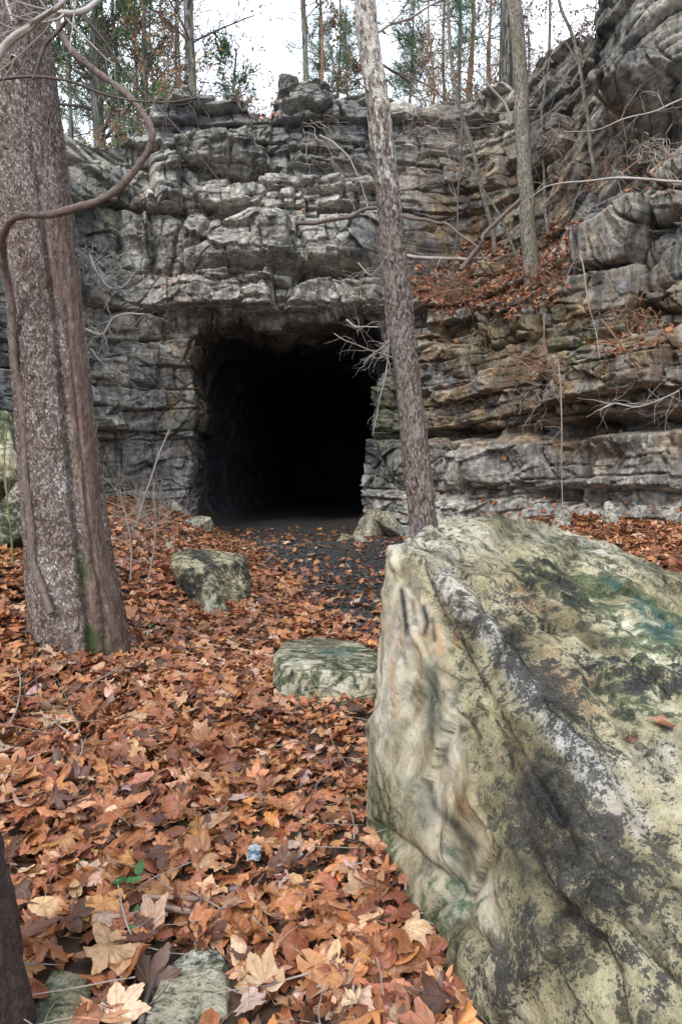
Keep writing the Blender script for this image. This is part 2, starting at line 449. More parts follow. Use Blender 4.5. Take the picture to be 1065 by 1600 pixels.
def rock_off(s, z, q=0.0):
    """bed-by-bed relief; q = extra in-depth coordinate for the mouth reveal"""
    w = bedding(s, z)
    sx = s + q + .10 * vn(s * .8, z * .9, q, 51) + .03 * vn(s * 3, z * 3, q, 52)
    massive = np.clip(np.exp(-((w - 7.85) / .75) ** 4) + np.exp(-((w - 1.75) / .62) ** 4), 0, 1)
    upr = sst(S_R - 3, S_R + 1, s) * sst(6, 8, z)
    o1, r1 = layer(sx, w, MAJOR, 2.0, 61, .50, .05, .34, .95, .16)
    o2, r2 = layer(sx * 1.0 + 5, w, MINOR, 1.0, 62, .21, .034, .18, .95, .22)
    o3, r3 = layer(sx + 9, w, FINE, .7, 63, .045, .016, .03, .5, .1)
    region = .35 + 1.1 * sst(-.35, .35, vn(s * .45, w * .6, 8, 55))
    fine = sst(-.1, .25, vn(s * .5, w * 1.1, 3, 56))
    bk = 0 * s; bo = 0 * s; keepf = 1 + 0 * s; bj = 0 * s
    jx = s + .07 * fbm(s * 2, z * 2, 0, 3, 57); jz = z + .07 * fbm(s * 2, z * 2, 4, 3, 58)
    for n_, (P, off, ts, tz, kp) in enumerate(BLOCKS):
        m0, m1 = P.min(0) - .4, P.max(0) + .4
        sel = (s > m0[0]) & (s < m1[0]) & (z > m0[1]) & (z < m1[1])
        if not sel.any(): continue
        a, b = jx[sel], jz[sel]
        sd, _, _ = poly_sd(a, b, P); ins = sst(.02, -.03, sd)
        c = P.mean(0)
        v = off + ts * (a - c[0]) + tz * (b - c[1]) - .14 * np.clip(1 + sd / .16, 0, 1) ** 2
        bo[sel] = bo[sel] * (1 - ins) + v * ins - .16 * np.exp(-(np.abs(sd) / .045) ** 1.5)
        keepf[sel] = keepf[sel] * (1 - ins) + kp * ins
        bj[sel] = np.where(ins > .5, hsh(n_, 3, 0, 5), bj[sel])
    mo = sst(.2, 1.3, np.hypot(np.maximum(np.abs(s - MOUTH[:, 0].mean()) - np.ptp(MOUTH[:, 0]) / 2, 0), np.maximum(z - 6, 0))) + (z > 6.2)
    mo = np.clip(mo, 0, 1)
    keepf = keepf * (1 - .65 * sst(1.2, .95, z) * sst(S_T1, S_T1 + 1, s))
    k = (1 - .72 * massive) * keepf * (.35 + .65 * mo); fine = fine * mo
    region = .6 + .8 * sst(-.3, .5, vn(s * .3, z * .35, 8, 55))
    o = o1 * (.75 + .2 * upr) * (.35 + .65 * keepf) + o2 * k * region + o3 * fine * (1 - .7 * massive) * keepf + bo
    o = o + facets(s * .95 + q + .10 * vn(s * 2, z * 2, 1, 91), w * 1.5 + .08 * vn(s * 2, z * 2, 7, 92), 93, .30, .06, .16, .055)
    o = o + facets(s * 2.7 + q + .10 * vn(s * 5, z * 5, 1, 94), w * 4.0 + .1 * vn(s * 5, z * 5, 7, 95), 96, .10, .022, .055, .06)
    o = o + facets(s * 7 + q, w * 11, 97, .022, .007, .008, .12)
    f = fbm(s * .6, z * .8, q, 2, 72) * .07 + fbm(s * 9, z * 14, q, 2, 73) * .008 + massive * (fbm(s * .8, z * 1.1, q, 2, 77) * .22)
    return o + f, w, np.where(bj > 0, bj, .3 * r1 + .7 * r2)

def build_cliff():
    ds = .026
    s1 = np.arange(0, s_of_u(-60), .08); s2 = np.arange(s_of_u(-60), s_of_u(1180), ds); s3 = np.arange(s_of_u(1180), SL, .08)
    sv = np.concatenate([s1, s2, s3]); zv = np.arange(-.8, 21, ds)
    zv = zv[zv < 21]
    S, Z = np.meshgrid(sv, zv, indexing='ij')
    tz = top_z(sv)[:, None]
    # roll over behind the top edge
    ex = np.clip(Z - tz, 0, None); keep = ex < 1.0
    Zt = np.where(ex > 0, tz + .1 * ex, Z); back = np.minimum(ex, 1.0) * 6.0
    # mouth reveal
    wob = .10 * fbm(S * 1.5, Z * 1.5, 0, 3, 81)
    sd, cx, cz = poly_sd(S, Zt, MOUTH); sd = sd + wob
    ins = (sd < 0) & (Zt < 8)
    inw = np.where(ins, -sd * 7.0, 0)
    keep &= ~((sd < -.55) & (Zt < 8))
    Sx = np.where(ins, cx + (S - cx) * .25, S); Zx = np.where(ins, cz + (Zt - cz) * .25, Zt)
    o, w, r = rock_off(Sx, Zx, np.where(ins, inw * .8, 0) + back * .0)
    mc = macro(Sx, Zx)
    x, y, nx, ny = curve(Sx)
    off = mc + o * np.where(back > 0, .5, 1) - inw - back
    bumpz = np.where(back > 0, .35 * fbm(x + 3, back * .6, Sx * .5, 3, 83) * np.minimum(back, 1), 0)
    X = x + nx * off; Y = y + ny * off; ZZ = Zx + bumpz
    # jambs and ceiling of the reveal get their relief sideways
    if ins.any():
        dx = (Sx - MOUTH[:, 0].mean()); dn = np.sign(dx) * ins
        X = X - dn * (np.clip(o, -.25, .25) * .4) * (ny * -1) ; ZZ = ZZ - np.where(ins & (cz > 5.5), np.abs(o) * .5, 0)
    # tints
    U, V = PIX(X, Y, ZZ)
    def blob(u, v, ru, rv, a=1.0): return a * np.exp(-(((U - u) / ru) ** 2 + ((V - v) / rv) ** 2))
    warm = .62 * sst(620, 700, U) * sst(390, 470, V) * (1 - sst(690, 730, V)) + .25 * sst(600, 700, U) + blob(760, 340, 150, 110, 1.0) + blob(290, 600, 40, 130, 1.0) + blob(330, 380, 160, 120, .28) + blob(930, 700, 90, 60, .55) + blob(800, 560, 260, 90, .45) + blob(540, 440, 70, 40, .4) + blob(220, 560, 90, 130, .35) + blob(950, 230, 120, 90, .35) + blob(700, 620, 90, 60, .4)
    dark = blob(330, 220, 90, 60, .3) + blob(450, 210, 120, 40, .25) + blob(930, 60, 80, 90, .45) + blob(590, 640, 45, 130, .55) + blob(980, 380, 60, 70, .35) + blob(850, 740, 60, 40, .4) + blob(150, 330, 60, 100, .35) + .7 * sst(1.2, 3.6, inw)  # last term paints shade into the rock, growing with depth inside the mouth
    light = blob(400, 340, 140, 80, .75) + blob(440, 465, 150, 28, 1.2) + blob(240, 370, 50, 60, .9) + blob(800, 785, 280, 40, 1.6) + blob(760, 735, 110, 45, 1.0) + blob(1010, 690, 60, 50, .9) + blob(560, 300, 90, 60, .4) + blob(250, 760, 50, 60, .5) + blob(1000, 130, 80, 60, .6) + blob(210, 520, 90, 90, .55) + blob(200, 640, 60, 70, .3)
    moss = blob(850, 530, 90, 60, .7) + blob(590, 640, 50, 80, .8) + blob(60, 700, 90, 160, .7) + blob(1030, 230, 60, 40, .5) + blob(160, 330, 60, 80, .4) + .15
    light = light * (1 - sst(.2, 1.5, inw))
    vid = -np.ones(S.shape, np.int64); kv = keep
    quad = kv[:-1, :-1] & kv[1:, :-1] & kv[1:, 1:] & kv[:-1, 1:]
    idx = np.arange(S.size).reshape(S.shape)
    F = np.stack([idx[:-1, :-1][quad], idx[1:, :-1][quad], idx[1:, 1:][quad], idx[:-1, 1:][quad]], -1)
    used = np.unique(F); re = -np.ones(S.size, np.int64); re[used] = np.arange(len(used)); F = re[F]
    P = np.stack([X, Y, ZZ], -1).reshape(-1, 3)[used]
    rock = np.stack([S + inw, w, r], -1).reshape(-1, 3)[used]
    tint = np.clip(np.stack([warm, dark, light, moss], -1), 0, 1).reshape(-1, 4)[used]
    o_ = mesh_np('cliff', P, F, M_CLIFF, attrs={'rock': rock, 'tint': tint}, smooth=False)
    tag(o_, kind='structure')
    # normals for scattering
    n = np.zeros_like(P)
    a, b, c, d = P[F[:, 0]], P[F[:, 1]], P[F[:, 2]], P[F[:, 3]]
    fn = np.cross(c - a, d - b); fn /= np.linalg.norm(fn, axis=1)[:, None] + 1e-9
    return o_, (a + b + c + d) / 4, fn, np.linalg.norm(np.cross(c - a, d - b), axis=1) / 2
cliff, CF, CN, CA = build_cliff()

# ------------------------------------------------------------------ tunnel behind the mouth
def build_tunnel():
    m0, m1 = MOUTH[:, 0].min(), MOUTH[:, 0].max()
    xa, _, _, _ = curve(np.array([m0, m1]))
    cx = (xa[0] + xa[1]) / 2; hw = (xa[1] - xa[0]) / 2 + .25; top = 5.55
    nt, nl = 150, 260
    th = np.linspace(-.32 * math.pi, 1.32 * math.pi, nt)
    L = np.linspace(0, 26, nl)
    T, LL = np.meshgrid(th, L, indexing='ij')
    p = 4.0
    c, s = np.cos(T), np.sin(T)
    k = (np.abs(c) ** p + np.abs(s) ** p) ** (-1 / p)
    hh = top / 2 + .5
    rx, rz = hw * k * c, hh * k * s
    rr = 1 + .03 * fbm(T * 1.2, LL * .4, 0, 2, 91) + facets(T * 3.2, LL * .9, 94, .07, .03, .03, .05) + facets(T * 9, LL * 2.8, 95, .03, .012, .012, .06)
    squeeze = np.interp(LL, [0, .8, 6, 26], [1.1, 1.0, .93, .9])
    X = cx + rx * rr * squeeze + .02 * LL ** 1.2; Y = 20.6 + LL; Z = hh - .6 + rz * rr * squeeze
    P = np.stack([X, Y, Z], -1).reshape(-1, 3); F = grid_faces(nt, nl)
    rock = np.stack([LL, Z, hsh(np.floor(LL), np.floor(T * 4))], -1).reshape(-1, 3)
    tint = np.stack([.25 + 0 * X, np.clip(.45 + .5 * sst(0, 3, LL), 0, 1) + 0 * X, .0 * X, 0 * X], -1).reshape(-1, 4)  # dark channel is painted shade, stronger further into the tunnel
    # end wall
    ring = np.arange(nt) * nl + nl - 1
    P = np.vstack([P, [[cx + 1.5, 46.6, 2.5]]]); ci = len(P) - 1
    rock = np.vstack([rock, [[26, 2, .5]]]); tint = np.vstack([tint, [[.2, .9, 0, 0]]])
    T3 = np.stack([np.append(ring[:-1], ring[-1]), np.append(ring[1:], ring[0]), np.full(nt, ci)], -1)
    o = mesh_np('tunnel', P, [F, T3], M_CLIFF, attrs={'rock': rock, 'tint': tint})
    tag(o, kind='structure')
build_tunnel()

# ------------------------------------------------------------------ ground
def G(x, y):
    x = np.asarray(x, float); y = np.asarray(y, float)
    z = .06 * vn(x * .7, y * .7, 0, 101) + .025 * vn(x * 2.2, y * 2.2, 0, 102)
    pe = np.interp(y, [0, 3, 5, 8, 11, 16, 20], [-1.2, -1.2, -1.3, -1.3, -1.6, -2.3, -3.2])
    lb = np.clip(pe - x, 0, 6)
    z = z + .13 * np.exp(-((x + 2.1) ** 2 + (y - 5.0) ** 2) / 1.6)
    z = z + .62 * sst(0, 2.6, lb) + .10 * lb * sst(4, 9, y)
    z = z + .70 * sst(1.6, 5.5, x) * sst(3, 9, y)
    z = z - .05 * sst(9, 14, y) * (1 - sst(0, 1.5, np.abs(x + .8)))
    return z
def gravel(x, y):
    """1 on the dark gravel path"""
    le = np.interp(y, [4.5, 5.5, 6.6, 8.1, 10.7, 15.5, 19], [2.5, .8, .15, -.35, -1.1, -2.2, -3.6])
    w = .35 * vn(x * 1.3, y * .9, 0, 111)
    return sst(-.15, .45, x - le + w) * (1 - sst(1.4, 2.4, x + w)) * sst(5.2, 6.4, y)
def build_ground():
    xv = np.concatenate([np.arange(-60, -10, 2.0), np.arange(-10, 12, .06), np.arange(12, 60, 2.0)])
    yv = np.concatenate([np.arange(-60, -1, 2.0), np.arange(-1, 9, .045), np.arange(9, 24, .09), np.arange(24, 52, 1.0)])
    X, Y = np.meshgrid(xv, yv, indexing='ij'); Z = G(X, Y)
    Z = Z + .012 * fbm(X * 9, Y * 9, 0, 3, 105)
    g = gravel(X, Y); g = np.maximum(g, sst(16.5, 18, Y) * (X > -4) * (X < 1.2))
    tint = np.stack([g, g * 0, g * 0, g * 0], -1).reshape(-1, 4)
    o = mesh_np('ground', np.stack([X, Y, Z], -1).reshape(-1, 3), grid_faces(len(xv), len(yv)), M_SOIL, attrs={'tint': tint})
    tag(o, kind='structure')
    # hilltop behind the cliff edge
    sv = np.linspace(0, SL, 200); x, y, nx, ny = curve(sv); tz = np.minimum(np.interp(sv, TOPS, [z for _, z in UTOP]), 19)
    rows = []
    for k, (dd, dz) in enumerate([(3.9, -2.2), (5.2, -.9), (7.2, -.2), (12, .2), (30, .5), (90, .5)]):
        f = min(1, dd / 30)
        rows.append(np.stack([x - nx * dd, y - ny * dd, tz * (1 - f) + 12.5 * f + dz + .25 * vn(sv * .7, dd, 0, 107)], -1))
    P = np.stack(rows, 1).reshape(-1, 3)
    o = mesh_np('hilltop', P, grid_faces(200, 6), M_SOIL, attrs={'tint': np.zeros((len(P), 4))}); tag(o, kind='structure')
build_ground()

# ------------------------------------------------------------------ rocks
import bmesh
def hull_remesh(pts, voxel, smooth=3):
    bm = bmesh.new()
    for p in pts: bm.verts.new(p)
    r = bmesh.ops.convex_hull(bm, input=bm.verts)
    junk = [e for e in set(r['geom_interior'] + r['geom_unused']) if isinstance(e, bmesh.types.BMVert)]
    if junk: bmesh.ops.delete(bm, geom=junk, context='VERTS')
    me = D.meshes.new('tmp'); bm.to_mesh(me); bm.free()
    o = D.objects.new('tmp', me); COL.objects.link(o)
    md = o.modifiers.new('r', 'REMESH'); md.mode = 'VOXEL'; md.voxel_size = voxel
    sm = o.modifiers.new('s', 'SMOOTH'); sm.iterations = smooth; sm.factor = .5
    bpy.context.view_layer.update()
    dg = bpy.context.evaluated_depsgraph_get(); ev = o.evaluated_get(dg); em = ev.to_mesh()
    V = np.empty(len(em.vertices) * 3, np.float32); em.vertices.foreach_get('co', V); V = V.reshape(-1, 3).astype(float)
    Nn = np.empty(len(em.vertices) * 3, np.float32); em.vertices.foreach_get('normal', Nn); Nn = Nn.reshape(-1, 3).astype(float)
    nl = len(em.loops); L = np.empty(nl, np.int32); em.loops.foreach_get('vertex_index', L)
    tot = np.empty(len(em.polygons), np.int32); em.polygons.foreach_get('loop_total', tot)
    st = np.empty(len(em.polygons), np.int32); em.polygons.foreach_get('loop_start', st)
    q = st[tot == 4]; F4 = L[q[:, None] + np.arange(4)]; q = st[tot == 3]; F3 = L[q[:, None] + np.arange(3)] if len(q) else np.zeros((0, 3), int)
    ev.to_mesh_clear(); D.objects.remove(o); D.meshes.remove(me)
    return V, Nn, [F4, F3]

def m_boulder():
    m = Mat('weathered_boulder')
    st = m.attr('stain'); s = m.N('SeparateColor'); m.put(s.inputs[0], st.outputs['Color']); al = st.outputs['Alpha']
    pt = m.attr('paint'); p = m.N('SeparateColor'); m.put(p.inputs[0], pt.outputs['Color']); sm = pt.outputs['Alpha']
    rough_ = m.math('SUBTRACT', 1, m.math('MULTIPLY', sm, .75))
    rk = m.attr('rock').outputs['Vector']; nb = m.noise(rk, 2.6, 8, .62); nf = m.noise(m.obj, 75, 6, .7); nm = m.noise(rk, 10, 9, .72); ng = m.noise(m.obj, 15, 8, .66)
    base = m.ramp(nb, [(.34, (.085, .075, .048)), (.43, (.235, .205, .12)), (.52, (.43, .38, .235)), (.66, (.57, .53, .40))])
    # tan and ochre tinge of the smooth face
    base = m.mix(m.math('MULTIPLY', sm, .75), base, m.ramp(m.noise(m.map(m.obj, (1, 1, .35)), 5, 7, .6), [(.33, (.10, .09, .055)), (.43, (.25, .20, .13)), (.53, (.42, .38, .29)), (.66, (.56, .53, .46))]))
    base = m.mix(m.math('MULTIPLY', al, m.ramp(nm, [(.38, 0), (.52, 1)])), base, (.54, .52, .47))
    base = m.mix(m.math('MULTIPLY', s.outputs[2], m.ramp(nm, [(.42, 0), (.54, 1)])), base, m.ramp(ng, [(.35, (.20, .11, .045)), (.6, (.50, .32, .17))]))
    gt = m.ramp(m.math('ADD', ng, m.math('MULTIPLY', s.outputs[0], .20)), [(.54, 0), (.64, 1)])
    base = m.mix(m.math('MULTIPLY', gt, m.math('MINIMUM', m.math('MULTIPLY', s.outputs[0], 2.5), .85)), base, m.ramp(nf, [(.35, (.025, .045, .016)), (.6, (.13, .17, .075))]))
    # black lichen: crisp specks that close up into patches
    t = m.math('ADD', m.math('ADD', m.math('MULTIPLY', ng, .45), m.math('MULTIPLY', nf, .55)), m.math('MULTIPLY', s.outputs[1], .125))
    spf = m.ramp(t, [(.548, 0), (.585, 1)])
    base = m.mix(m.math('MULTIPLY', spf, m.math('SUBTRACT', .92, m.math('MULTIPLY', sm, .75))), base, m.ramp(nf, [(.38, (.012, .012, .015)), (.62, (.06, .058, .058))]))
    vd = m.voro(m.obj, 15, 'F1'); keep = m.ramp(m.noise(m.obj, 1.6, 3, .5), [(.42, 0), (.48, 1)])
    vs = m.ramp(m.math('ADD', vd, m.math('MULTIPLY', nf, .5)), [(.50, 1), (.53, 0)])
    base = m.mix(m.math('MULTIPLY', m.math('MULTIPLY', vs, m.math('MULTIPLY', keep, m.math('SUBTRACT', 1, sm))), .75), base, (.07, .065, .05))
    # cracks along the grain of the rock
    ck = m.voro(m.map(rk, (.5, 1.6, 1.2)), 5.5, 'DISTANCE_TO_EDGE'); cf = m.math('MULTIPLY', m.math('MULTIPLY', m.ramp(m.noise(m.obj, 2.4, 4, .6), [(.44, .15), (.56, 1)]), m.ramp(m.math('ADD', ck, m.math('MULTIPLY', m.math('SUBTRACT', ng, .5), .3)), [(.0, 1), (.035, 0)])), rough_)
    base = m.mix(m.math('MULTIPLY', cf, .75), base, (.045, .04, .033))
    base = m.mix(m.math('MULTIPLY', rough_, .8), base, m.ramp(nf, [(.36, .45), (.48, .95), (.62, 1.2)]), 'MULTIPLY')
    base = m.mix(.85, base, m.ramp(nm, [(.37, .35), (.46, .95), (.60, 1.2)]), 'MULTIPLY')
    pk = m.ramp(ng, [(.3, .45), (.5, 1)])
    base = m.mix(m.math('MULTIPLY', p.outputs[1], pk), base, (.03, .10, .10))
    base = m.mix(m.math('MULTIPLY', p.outputs[2], pk), base, (.46, .17, .05))
    base = m.mix(m.math('MULTIPLY', p.outputs[0], pk), base, (.012, .014, .022))
    h = m.math('ADD', m.math('MULTIPLY', nf, .45), m.math('MULTIPLY', ng, .6)); h = m.math('MULTIPLY', h, rough_); h = m.math('ADD', h, m.math('MULTIPLY', nm, .8)); h = m.math('SUBTRACT', h, m.math('MULTIPLY', cf, .35))
    return m.out(base, .9, m.bump(h, 1.0, .03), spec=.12)
M_BOULDER = m_boulder()

def rock_thing(name, pts, voxel, label, cat, amp=1.0, fs=1.0, seed=0, stain=None, mat=None, group=None, extra=None, smooth=3):
    V, Nn, F = hull_remesh(pts, voxel, smooth)
    x, y, z = V.T
    f = fs
    a = (facets(x * 2.1 * f + z * .7 * f, y * 2.1 * f + z * 1.1 * f, 200 + seed, .16, .05, .03, .12) / f * .45
         + .08 / f * fbm(x * 1.4 * f, y * 1.4 * f, z * 1.4 * f, 2, 210 + seed) * (.5 if f == 1.0 else 1)
         + .045 / f * ridged(x * 3.2 * f, y * 3.2 * f, z * 2.2 * f, 4, 220 + seed) * (.35 if f == 1.0 else 1) + .010 / f * fbm(x * 16 * f, y * 16 * f, z * 16 * f, 3, 230 + seed))
    a = a * amp
    if extra is not None: a = a + extra(V, Nn)
    P = V + Nn * a[:, None]
    U, Vv = PIX(*P.T)
    n = len(P); S = np.zeros((n, 4)); Pn = np.zeros((n, 4))
    if stain: S, Pn = stain(P, Nn, U, Vv)
    o = mesh_np(name, P, F, mat or M_BOULDER, attrs={'stain': np.clip(S, 0, 1), 'paint': np.clip(Pn, 0, 1), 'rock': np.stack([(x * .375 - y * .83 - z * .42) * .6, x * .90 + y * .36 + z * .1, x * -.1 - y * .42 + z * .91], -1) if fs == 1.0 else P, 'tint': np.clip(np.stack([.15 + 0 * x, .05 + 0 * x, .5 + 0 * x, .35 + 0 * x], -1), 0, 1)})
    return tag(o, label, cat, group)

def seg_d(U, V, pts):
    d = np.full(U.shape, 1e9)
    for (a, b), (c, e) in zip(pts[:-1], pts[1:]):
        ex, ey = c - a, e - b; t = np.clip(((U - a) * ex + (V - b) * ey) / (ex * ex + ey * ey), 0, 1)
        d = np.minimum(d, np.hypot(U - a - t * ex, V - b - t * ey))
    return d

BIG = [W(574, 1300, 3.05), W(582, 1120, 3.15), W(594, 960, 3.35), W(597, 862, 3.55), W(645, 838, 3.8), W(742, 802, 4.3), W(830, 815, 4.4), W(930, 845, 4.35), W(1010, 905, 4.1), W(1075, 955, 3.9), W(1180, 1020, 3.7),
       W(660, 890, 3.22), W(770, 965, 2.86), W(865, 1095, 2.47), W(962, 1240, 2.12), W(1120, 1420, 1.75), W(1065, 1610, 1.42), W(880, 1600, 1.62), W(735, 1610, 1.92), W(640, 1410, 2.5),
       W(700, 1000, 2.92), W(738, 1150, 2.46), W(800, 1500, 1.80), W(770, 1330, 2.08),
       (.12, 3.1, -.3), (.42, 1.9, -.3), (.75, 1.45, -.3), (1.6, 1.25, -.3), (1.7, 1.35, .55), (2.6, 2.2, .5), (2.8, 3.6, .4), (2.6, 4.4, -.3), (.6, 4.9, -.3), (1.0, 4.9, .8), (.25, 4.2, .3), (2.9, 2.4, -.3)]
def big_extra(V, Nn):
    U, Vv = PIX(*V.T); front = (Nn[:, 1] * -V[:, 1] + Nn[:, 0] * -V[:, 0] + Nn[:, 2] * (EYE - V[:, 2])) > 0; fr = front.astype(float)
    d = V[:, 1] / 3.0
    def g(pts, w): return np.exp(-(seg_d(U, Vv, pts) * d / w) ** 2) * fr
    r = np.zeros(len(V))
    x, y, z = V.T
    leftf = fr * sst(-.1, -.5, Nn[:, 0]) 
    # scooped, flaked hollows of the left face
    leftf = sst(-.1, -.5, Nn[:, 0])
    r += leftf * .016
    r -= leftf * .05 * sst(-.1, .6, ridged(x * 2.0 + y * 2.2, 0 * x, z * .8, 3, 301))
    r -= leftf * .035 * np.abs(vn(x * 3 + y * 3.6, 0, z * 1.2, 302))
    for pts, w, a in [([(625, 905), (640, 960), (668, 930), (690, 975), (715, 1040)], 14, .04), ([(640, 1020), (650, 1130), (672, 1290), (700, 1370)], 16, .035),
                      ([(590, 1290), (660, 1360), (700, 1420), (740, 1480)], 9, .05), ([(850, 1392), (900, 1430), (945, 1510), (965, 1600)], 7, .05),
                      ([(770, 1120), (800, 1150), (845, 1190)], 8, .035), ([(690, 925), (750, 1020), (790, 1100)], 22, .012), ([(730, 1290), (752, 1400), (790, 1500)], 12, .03),
                      ([(880, 870), (1000, 1000), (1065, 1080)], 10, .02), ([(960, 1010), (1020, 1040), (1065, 1030)], 8, .04), ([(790, 860), (850, 950), (920, 1050), (980, 1150)], 9, .022)]:
        r -= a * g(pts, w)
    for pts, w, a in [([(700, 915), (760, 980), (810, 1055), (870, 1135), (930, 1210)], 15, .045), ([(940, 1420), (985, 1500), (1010, 1600)], 18, .03), ([(620, 880), (690, 890)], 16, .03), ([(1000, 1150), (1065, 1160)], 20, .03)]:
        r += a * g(pts, w)
    # tilted bedding steps on the upper face
    ww = x * .62 - y * .55 + z * 1.1
    st = (ww * 5.5 + .5 * vn(x * 2, y * 2, z * 2, 303)); fr2 = st - np.floor(st)
    r += .045 * sst(.3, .7, Nn[:, 2]) * (np.minimum(fr2, (1 - fr2) * 5) - .42) * (.4 + hsh(np.floor(st), np.floor(x * 1.5 + y + .5 * vn(x * 3, y * 3, 0, 8)), 0, 3))
    r += .010 * fbm(x * 6, y * 6, z * 6, 3, 304) * (1 - .6 * leftf) - .018 * np.clip(ridged(x * 2.4 + .9 * y, y * .8 + x * .3, z * 3.5, 4, 305) - .35, 0, 1) * (1 - leftf)
    r += facets((x * .90 + y * .36) * 7, (x * .375 - y * .83 - z * .42) * 3, 306, .035, .012, .016, .08) * (1 - .85 * sst(-.05, -.4, Nn[:, 0]))
    return r
def big_stain(P, Nn, U, V):
    n = len(P)
    def blob(u, v, ru, rv, a=1.0, ang=0):
        c, s = math.cos(rad(ang)), math.sin(rad(ang)); du, dv = U - u, V - v
        return a * np.exp(-(((du * c + dv * s) / ru) ** 2 + ((-du * s + dv * c) / rv) ** 2))
    nz = fbm(P[:, 0] * 3, P[:, 1] * 3, P[:, 2] * 3, 4, 310)
    k = np.clip(.75 + .9 * nz, 0, 1.6)
    green = (blob(880, 900, 120, 55, .9, 35) + blob(1010, 960, 90, 60, .9, 35) + blob(600, 1270, 22, 90, .9) + blob(700, 1420, 60, 70, .5, 50) + blob(650, 1170, 40, 60, .4) + blob(1010, 1110, 90, 60, .55) + blob(960, 1060, 60, 60, .4)) * k
    dark = .8 * (blob(790, 980, 40, 110, .95, -35) + blob(850, 1090, 45, 130, .9, -40) + blob(810, 1250, 60, 80, .75) + blob(930, 1420, 60, 110, .45) + blob(690, 1010, 30, 90, .5) + blob(890, 1000, 22, 120, .6, -38) + blob(1030, 1060, 60, 40, .6) + blob(780, 1520, 60, 90, .6) + blob(990, 1330, 90, 90, .5) + blob(660, 870, 60, 12, .35) + blob(1040, 1500, 60, 90, .35) + blob(740, 1130, 22, 70, .5) + blob(870, 900, 14, 120, .8, -38) + blob(960, 1030, 14, 110, .8, -38) + blob(800, 860, 12, 60, .6, -40) + blob(1010, 1180, 70, 16, .6, 20) + blob(900, 1320, 60, 90, .5) + .16) * k
    orange = (blob(830, 930, 60, 110, .8, -35) + blob(890, 1060, 30, 110, .7, -35) + blob(640, 990, 50, 90, .45) + blob(1000, 1260, 60, 60, .6) + blob(700, 1240, 50, 110, .35) + blob(800, 1180, 30, 30, .5)) * k
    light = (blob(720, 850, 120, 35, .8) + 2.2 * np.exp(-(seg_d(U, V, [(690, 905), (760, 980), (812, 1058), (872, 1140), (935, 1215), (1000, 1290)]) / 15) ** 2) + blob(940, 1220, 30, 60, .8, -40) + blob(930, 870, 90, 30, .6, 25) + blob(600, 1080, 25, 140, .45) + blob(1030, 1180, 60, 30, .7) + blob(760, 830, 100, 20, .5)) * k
    blk = np.zeros(n); teal = np.zeros(n); org = np.zeros(n)
    for pts, w, a in [([(627, 922), (631, 950), (636, 990)], 5, .95), ([(644, 938), (650, 975)], 4, .6), ([(661, 948), (668, 972), (663, 990)], 5, .95), ([(675, 968), (679, 1000)], 4, .8), ([(630, 1022), (634, 1040)], 4, .7),
                      ([(678, 1045), (684, 1100), (698, 1175)], 7, .55), ([(672, 1225), (680, 1262), (712, 1290), (742, 1322)], 8, .75), ([(694, 1150), (697, 1190)], 5, .7), ([(640, 1090), (652, 1110)], 4, .4)]:
        blk = np.maximum(blk, a * np.exp(-(seg_d(U, V, pts) / w) ** 2))
    for pts, w, a in [([(642, 1225), (660, 1240), (668, 1280)], 16, .45), ([(712, 1330), (722, 1380), (716, 1410)], 18, .4), ([(672, 1030), (676, 1140)], 10, .45), ([(1000, 945), (1050, 985)], 12, .75), ([(945, 905), (965, 915)], 8, .6), ([(1000, 975), (1046, 1000)], 9, .55), ([(640, 1010), (634, 1080)], 8, .25)]:
        teal = np.maximum(teal, a * np.exp(-(seg_d(U, V, pts) / w) ** 2))
    for pts, w, a in [([(611, 1035), (616, 1090), (620, 1120)], 4, .4), ([(683, 980), (688, 1020)], 4, .45), ([(713, 990), (713, 1015)], 3, .4), ([(720, 1250), (725, 1275)], 6, .25)]:
        org = np.maximum(org, a * np.exp(-(seg_d(U, V, pts) / w) ** 2))
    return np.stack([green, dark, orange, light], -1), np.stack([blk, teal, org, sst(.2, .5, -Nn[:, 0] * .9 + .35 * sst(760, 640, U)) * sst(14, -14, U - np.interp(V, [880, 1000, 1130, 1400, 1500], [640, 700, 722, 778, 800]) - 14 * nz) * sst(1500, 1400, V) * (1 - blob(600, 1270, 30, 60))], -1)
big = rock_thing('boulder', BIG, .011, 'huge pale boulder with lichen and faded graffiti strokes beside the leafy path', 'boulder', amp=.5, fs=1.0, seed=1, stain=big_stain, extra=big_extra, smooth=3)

def stone_pts(u0, v0, u1, v1, d, depth, zb=-.15, jit=.12, n=26, seed=0, shape=None):
    """points of an irregular block that fills the pixel box at distance d"""
    r = random.Random(seed); a = W(u0, v1, d); b = W(u1, v0, d); pts = []
    cx, hw = (a[0] + b[0]) / 2, (b[0] - a[0]) / 2; zt = b[2]; zlo = a[2] + zb
    for k in range(n):
        t = r.uniform(0, 2 * math.pi); e = 3.0
        c, s = math.cos(t), math.sin(t); q = (abs(c) ** e + abs(s) ** e) ** (-1 / e)
        h = r.choice([0, .35, .7, 1]); sh = 1 - .55 * h * r.random() - .1 * h
        slope = 1 - .45 * max(0, (c if seed % 2 else -c)) - .15 * r.random()
        pts.append((cx + hw * c * q * sh + hw * .15 * h * (1 if seed % 2 == 0 else -1), d + depth / 2 + depth / 2 * s * q * sh, zlo + (zt - zlo) * h * slope))
    pts.append((cx + hw * (.3 if seed % 2 == 0 else -.3), d + depth * .4, zt))
    return pts
